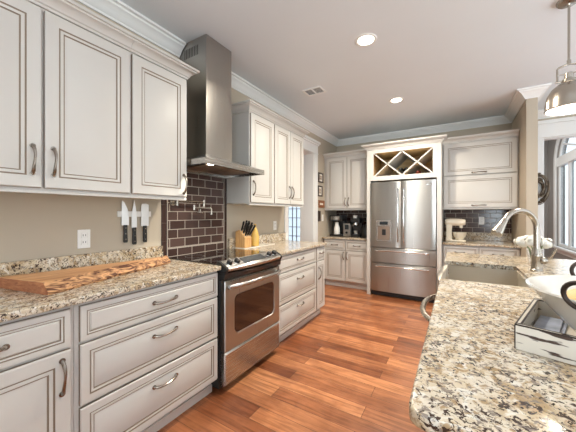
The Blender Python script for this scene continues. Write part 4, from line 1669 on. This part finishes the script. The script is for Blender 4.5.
# ---------------------------------------------------------------- coffee corner appliances
ZB = CB + 0.0305
t = thing('coffee_maker', 'black drip coffee maker at the left end of the rear counter', 'coffee maker', (0.20, 4.85, ZB))
mb = MB()
mb.box(0.07, 0.31, 4.72, 4.98, ZB, ZB + 0.035, bev=0.006)
mb.box(0.07, 0.31, 4.88, 4.98, ZB + 0.0352, ZB + 0.28, bev=0.006)
mb.box(0.07, 0.31, 4.72, 4.98, ZB + 0.2802, ZB + 0.385, bev=0.008)
part('body', mb, 'black', t)
mb = MB()
mb.box(0.10, 0.265, 4.712, 4.7195, ZB + 0.295, ZB + 0.365, bev=0.002)
part('front_panel', mb, 'steel_y', t, label='brushed steel front panel')
mb = MB()
mb.lathe((0.185, 4.79, ZB + 0.0355), [(0.0, 0), (0.052, 0.0), (0.056, 0.01), (0.052, 0.12), (0.036, 0.17), (0.034, 0.20), (0.038, 0.215), (0.0, 0.222)], 24)
part('carafe', mb, 'white', t, label='pale thermal carafe')
t = thing('toaster_oven', 'silver boxy appliance beside the black coffee maker', 'appliance', (0.37, 4.86, ZB))
mb = MB()
mb.box(0.325, 0.455, 4.74, 4.98, ZB + .006, ZB + 0.24, bev=0.008)
part('body', mb, 'steel_z', t)
mb = MB()
for (x, y) in ((0.34, 4.76), (0.44, 4.76), (0.34, 4.96), (0.44, 4.96)):
    mb.cyl((x, y, ZB), (x, y, ZB + .0062), 0.008, 8)
part('foot', mb, 'black', t)
mb = MB()
mb.box(0.355, 0.425, 4.734, 4.7395, ZB + 0.13, ZB + 0.215, bev=0.002)
mb.cyl((0.39, 4.7395, ZB + 0.075), (0.39, 4.722, ZB + 0.075), 0.020, 16)
part('control_front', mb, 'display', t)
t = thing('espresso_machine', 'black and chrome espresso machine between silver appliance and black kettle', 'espresso machine', (0.54, 4.85, ZB))
mb = MB()
mb.box(0.465, 0.62, 4.74, 4.96, ZB, ZB + 0.05, bev=0.006)
mb.box(0.465, 0.62, 4.86, 4.96, ZB + 0.0502, ZB + 0.25, bev=0.006)
mb.box(0.465, 0.62, 4.74, 4.96, ZB + 0.2502, ZB + 0.33, bev=0.01)
part('body', mb, 'black', t)
mb = MB()
mb.lathe((0.54, 4.795, ZB + 0.20), [(0.03, 0.0), (0.042, 0.01), (0.042, 0.0498)], 20)
mb.tube([(0.54, 4.76, ZB + 0.215), (0.53, 4.66, ZB + 0.205)], 0.010, 10)
part('brew_head', mb, 'chrome', t)
mb = MB()
mb.lathe((0.54, 4.80, ZB + 0.0503), [(0.0, 0), (0.030, 0.0), (0.042, 0.06), (0.038, 0.06), (0.0, 0.01)], 20)
part('cup', mb, 'blade', t)
mb = MB()
mb.lathe((0.515, 4.83, ZB + 0.3303), [(0.0, 0), (0.034, 0.0), (0.040, 0.05), (0.036, 0.05), (0.0, 0.01)], 20)
part('cup_warmer', mb, 'white', t)
t = thing('kettle', 'round black kettle at the right end of the coffee counter', 'kettle', (0.72, 4.80, ZB))
mb = MB()
mb.lathe((0.72, 4.80, ZB), [(0.0, 0), (0.080, 0.0), (0.090, 0.02), (0.092, 0.10), (0.075, 0.18), (0.05, 0.215), (0.0, 0.22)], 28)
part('body', mb, 'black', t)
mb = MB()
mb.lathe((0.72, 4.80, ZB + 0.2203), [(0.03, 0.0), (0.03, 0.006), (0.012, 0.010), (0.014, 0.03), (0.0, 0.034)], 18)
part('lid', mb, 'blackglass', t)
mb = MB()
mb.tube([(0.655, 4.78, ZB + 0.19), (0.65, 4.77, ZB + 0.26), (0.70, 4.765, ZB + 0.295), (0.75, 4.77, ZB + 0.29), (0.79, 4.78, ZB + 0.24), (0.785, 4.785, ZB + 0.17)], 0.009, 10)
part('handle', mb, 'black', t)

# stand mixer
t = thing('stand_mixer', 'cream stand mixer on the counter right of the refrigerator', 'mixer', (2.04, 4.78, ZB))
mx, my = 1.965, 4.80
mb = MB()
mb.box(mx - 0.04, mx + 0.215, my - 0.085, my + 0.085, ZB, ZB + 0.030, bev=0.012)
mb.rings([[(mx - .035, my - .05, ZB + .028), (mx + .045, my - .05, ZB + .028), (mx + .045, my + .05, ZB + .028), (mx - .035, my + .05, ZB + .028)],
          [(mx - .03, my - .045, ZB + .12), (mx + .035, my - .045, ZB + .12), (mx + .035, my + .045, ZB + .12), (mx - .03, my + .045, ZB + .12)],
          [(mx - .035, my - .05, ZB + .25), (mx + .045, my - .05, ZB + .25), (mx + .045, my + .05, ZB + .25), (mx - .035, my + .05, ZB + .25)]])
part('stand', mb, 'mixer', t)
mb = MB()
mb.lathe((mx - 0.05, my, ZB + 0.285), [(0.0, 0.0), (0.035, 0.0), (0.052, 0.02), (0.056, 0.10), (0.054, 0.19), (0.045, 0.245), (0.038, 0.26), (0.0, 0.262)], 24, axis='x')
mb.tube([(mx + .155, my, ZB + .20), (mx + .155, my, ZB + .245)], 0.022, 14)
part('motor_head', mb, 'mixer', t)
mb = MB()
mb.lathe((mx + 0.135, my, ZB + 0.0305), [(0.0, 0), (0.05, 0.0), (0.052, 0.008), (0.080, 0.05), (0.092, 0.10), (0.095, 0.105), (0.088, 0.102), (0.05, 0.02), (0.0, 0.015)], 28)
part('bowl', mb, 'mixer', t)

# ---------------------------------------------------------------- wreath on the dining casing
t = thing('twig_wreath', 'dark twig wreath hanging on the white casing beside the dining opening', 'wreath', (3.06, 5.17, 1.40))
wcx, wcz, wyy = 3.045, 1.64, 5.155
for (nm, mt, cnt) in (('twigs', 'twig', 60), ('twigs', 'twig_grey', 50)):
    mb = MB()
    for k in range(cnt):
        a0_ = random.uniform(0, 2 * math.pi)
        pts = []
        rr0 = random.uniform(0.07, 0.225)
        rr1 = rr0 + random.uniform(-.05, .05)
        yo = random.uniform(-0.055, 0.04)
        for i in range(7):
            a = a0_ + i * 0.2
            r = min(0.235, max(0.09, rr0 + (rr1 - rr0) * i / 6))
            pts.append((wcx + r * 0.52 * math.cos(a), wyy + yo + random.uniform(-.008, .008), wcz + r * math.sin(a)))
        mb.tube(pts, [0.008, 0.008, 0.007, 0.007, 0.006, 0.004, 0.002], 6)
    part(nm, mb, mt, t)

# ---------------------------------------------------------------- ceiling fixtures
def downlight(x, y, label):
    t = thing('recessed_light', label, 'ceiling light', (x, y, CH - 0.012), 'recessed ceiling lights')
    mb = MB()
    mb.lathe((x, y, 0), [(0.062, CH - 0.002), (0.068, CH - 0.008), (0.085, CH - 0.006), (0.090, CH - 0.001)], 36, cap=False)
    part('trim_ring', mb, 'trim', t)
    mb = MB()
    mb.lathe((x, y, 0), [(0.0, CH - 0.001), (0.0625, CH - 0.001), (0.0625, CH - 0.003), (0.0, CH - 0.005)], 36)
    part('lens', mb, 'lamp', t)
    light('down_light', 'AREA', (x, y, CH - 0.012), LAMP_W, LAMP_C, t, shape='DISK', size=0.12, spread=math.radians(150))
    return t


downlight(1.413, 2.31, 'round recessed ceiling light nearer the camera')
downlight(1.405, 3.73, 'round recessed ceiling light nearer the refrigerator')
t = thing('ceiling_vent', 'white rectangular air vent in the ceiling near the left crown moulding', 'vent', (0.62, 2.95, CH - 0.012))
mb = MB()
mb.box(0.50, 0.74, 2.86, 2.88, CH - .010, CH - .001, bev=0.002)
mb.box(0.50, 0.74, 3.02, 3.04, CH - .010, CH - .001, bev=0.002)
mb.box(0.50, 0.52, 2.8802, 3.0198, CH - .010, CH - .001, bev=0.002)
mb.box(0.72, 0.74, 2.8802, 3.0198, CH - .010, CH - .001, bev=0.002)
part('frame', mb, 'trim', t)
mb = MB()
mb.box(0.521, 0.719, 2.881, 3.019, CH - .003, CH - .001)  # flat dark sheet painted as the shade inside the vent
part('duct', mb, 'vent_dark', t)
mb = MB()
for k in range(6):
    y = 2.894 + k * 0.022
    mb.box(0.5205, 0.7195, y, y + 0.0055, CH - .0065, CH - .0045)
mb.box(0.612, 0.628, 2.8805, 3.0195, CH - .0098, CH - .004)
part('louvre', mb, 'trim', t)

# pendant over the island
px, py = 2.715, 2.60
t = thing('pendant_lamp', 'brushed nickel dome pendant lamp hanging over the island', 'pendant lamp', (px, py, 1.99))
mb = MB()
mb.lathe((px, py, 0), [(0.0, CH - .001), (0.065, CH - .001), (0.065, CH - .012), (0.058, CH - .022), (0.012, CH - .028), (0.008, CH - .04)], 28)
part('ceiling_canopy', mb, 'nickel_smooth', t)
mb = MB()
mb.tube([(px, py, CH - .035), (px, py, 2.32)], 0.007, 10)
part('rod', mb, 'nickel_smooth', t)
zb_ = 1.993
mb = MB()
mb.lathe((px, py, zb_), [(0.124, 0.0), (0.127, 0.004), (0.124, 0.012), (0.122, 0.05), (0.113, 0.10), (0.090, 0.145), (0.060, 0.172), (0.034, 0.183), (0.034, 0.181), (0.058, 0.169), (0.088, 0.142), (0.110, 0.098), (0.119, 0.05), (0.121, 0.0)], 44, cap=False)
part('shade', mb, 'nickel_smooth', t)
mb = MB()
mb.lathe((px, py, zb_), [(0.034, 0.1835), (0.038, 0.186), (0.036, 0.205), (0.024, 0.212), (0.024, 0.245), (0.016, 0.250), (0.0, 0.251)], 24)
part('socket_cap', mb, 'nickel_smooth', t)
mb = MB()
mb.tube([(px - .058, py, zb_ + .195), (px - .058, py, zb_ + .285), (px - .050, py, zb_ + .295), (px, py, zb_ + .312), (px + .050, py, zb_ + .295), (px + .058, py, zb_ + .285), (px + .058, py, zb_ + .195)], 0.006, 8)
mb.tube([(px - .070, py, zb_ + .196), (px + .070, py, zb_ + .196)], 0.0065, 8)
mb.tube([(px - .058, py, zb_ + .245), (px + .058, py, zb_ + .245)], 0.0045, 8)
mb.tube([(px, py, zb_ + .305), (px, py, zb_ + .335)], 0.011, 10)
part('yoke', mb, 'nickel_smooth', t)
mb = MB()
mb.lathe((px, py, zb_), [(0.0, 0.018), (0.1175, 0.018), (0.1165, 0.026), (0.0, 0.028)], 40)
part('diffuser', mb, 'bulb', t)
light('pendant_light', 'AREA', (px, py, zb_ + 0.010), 4, LAMP_C, t, shape='DISK', size=0.2)
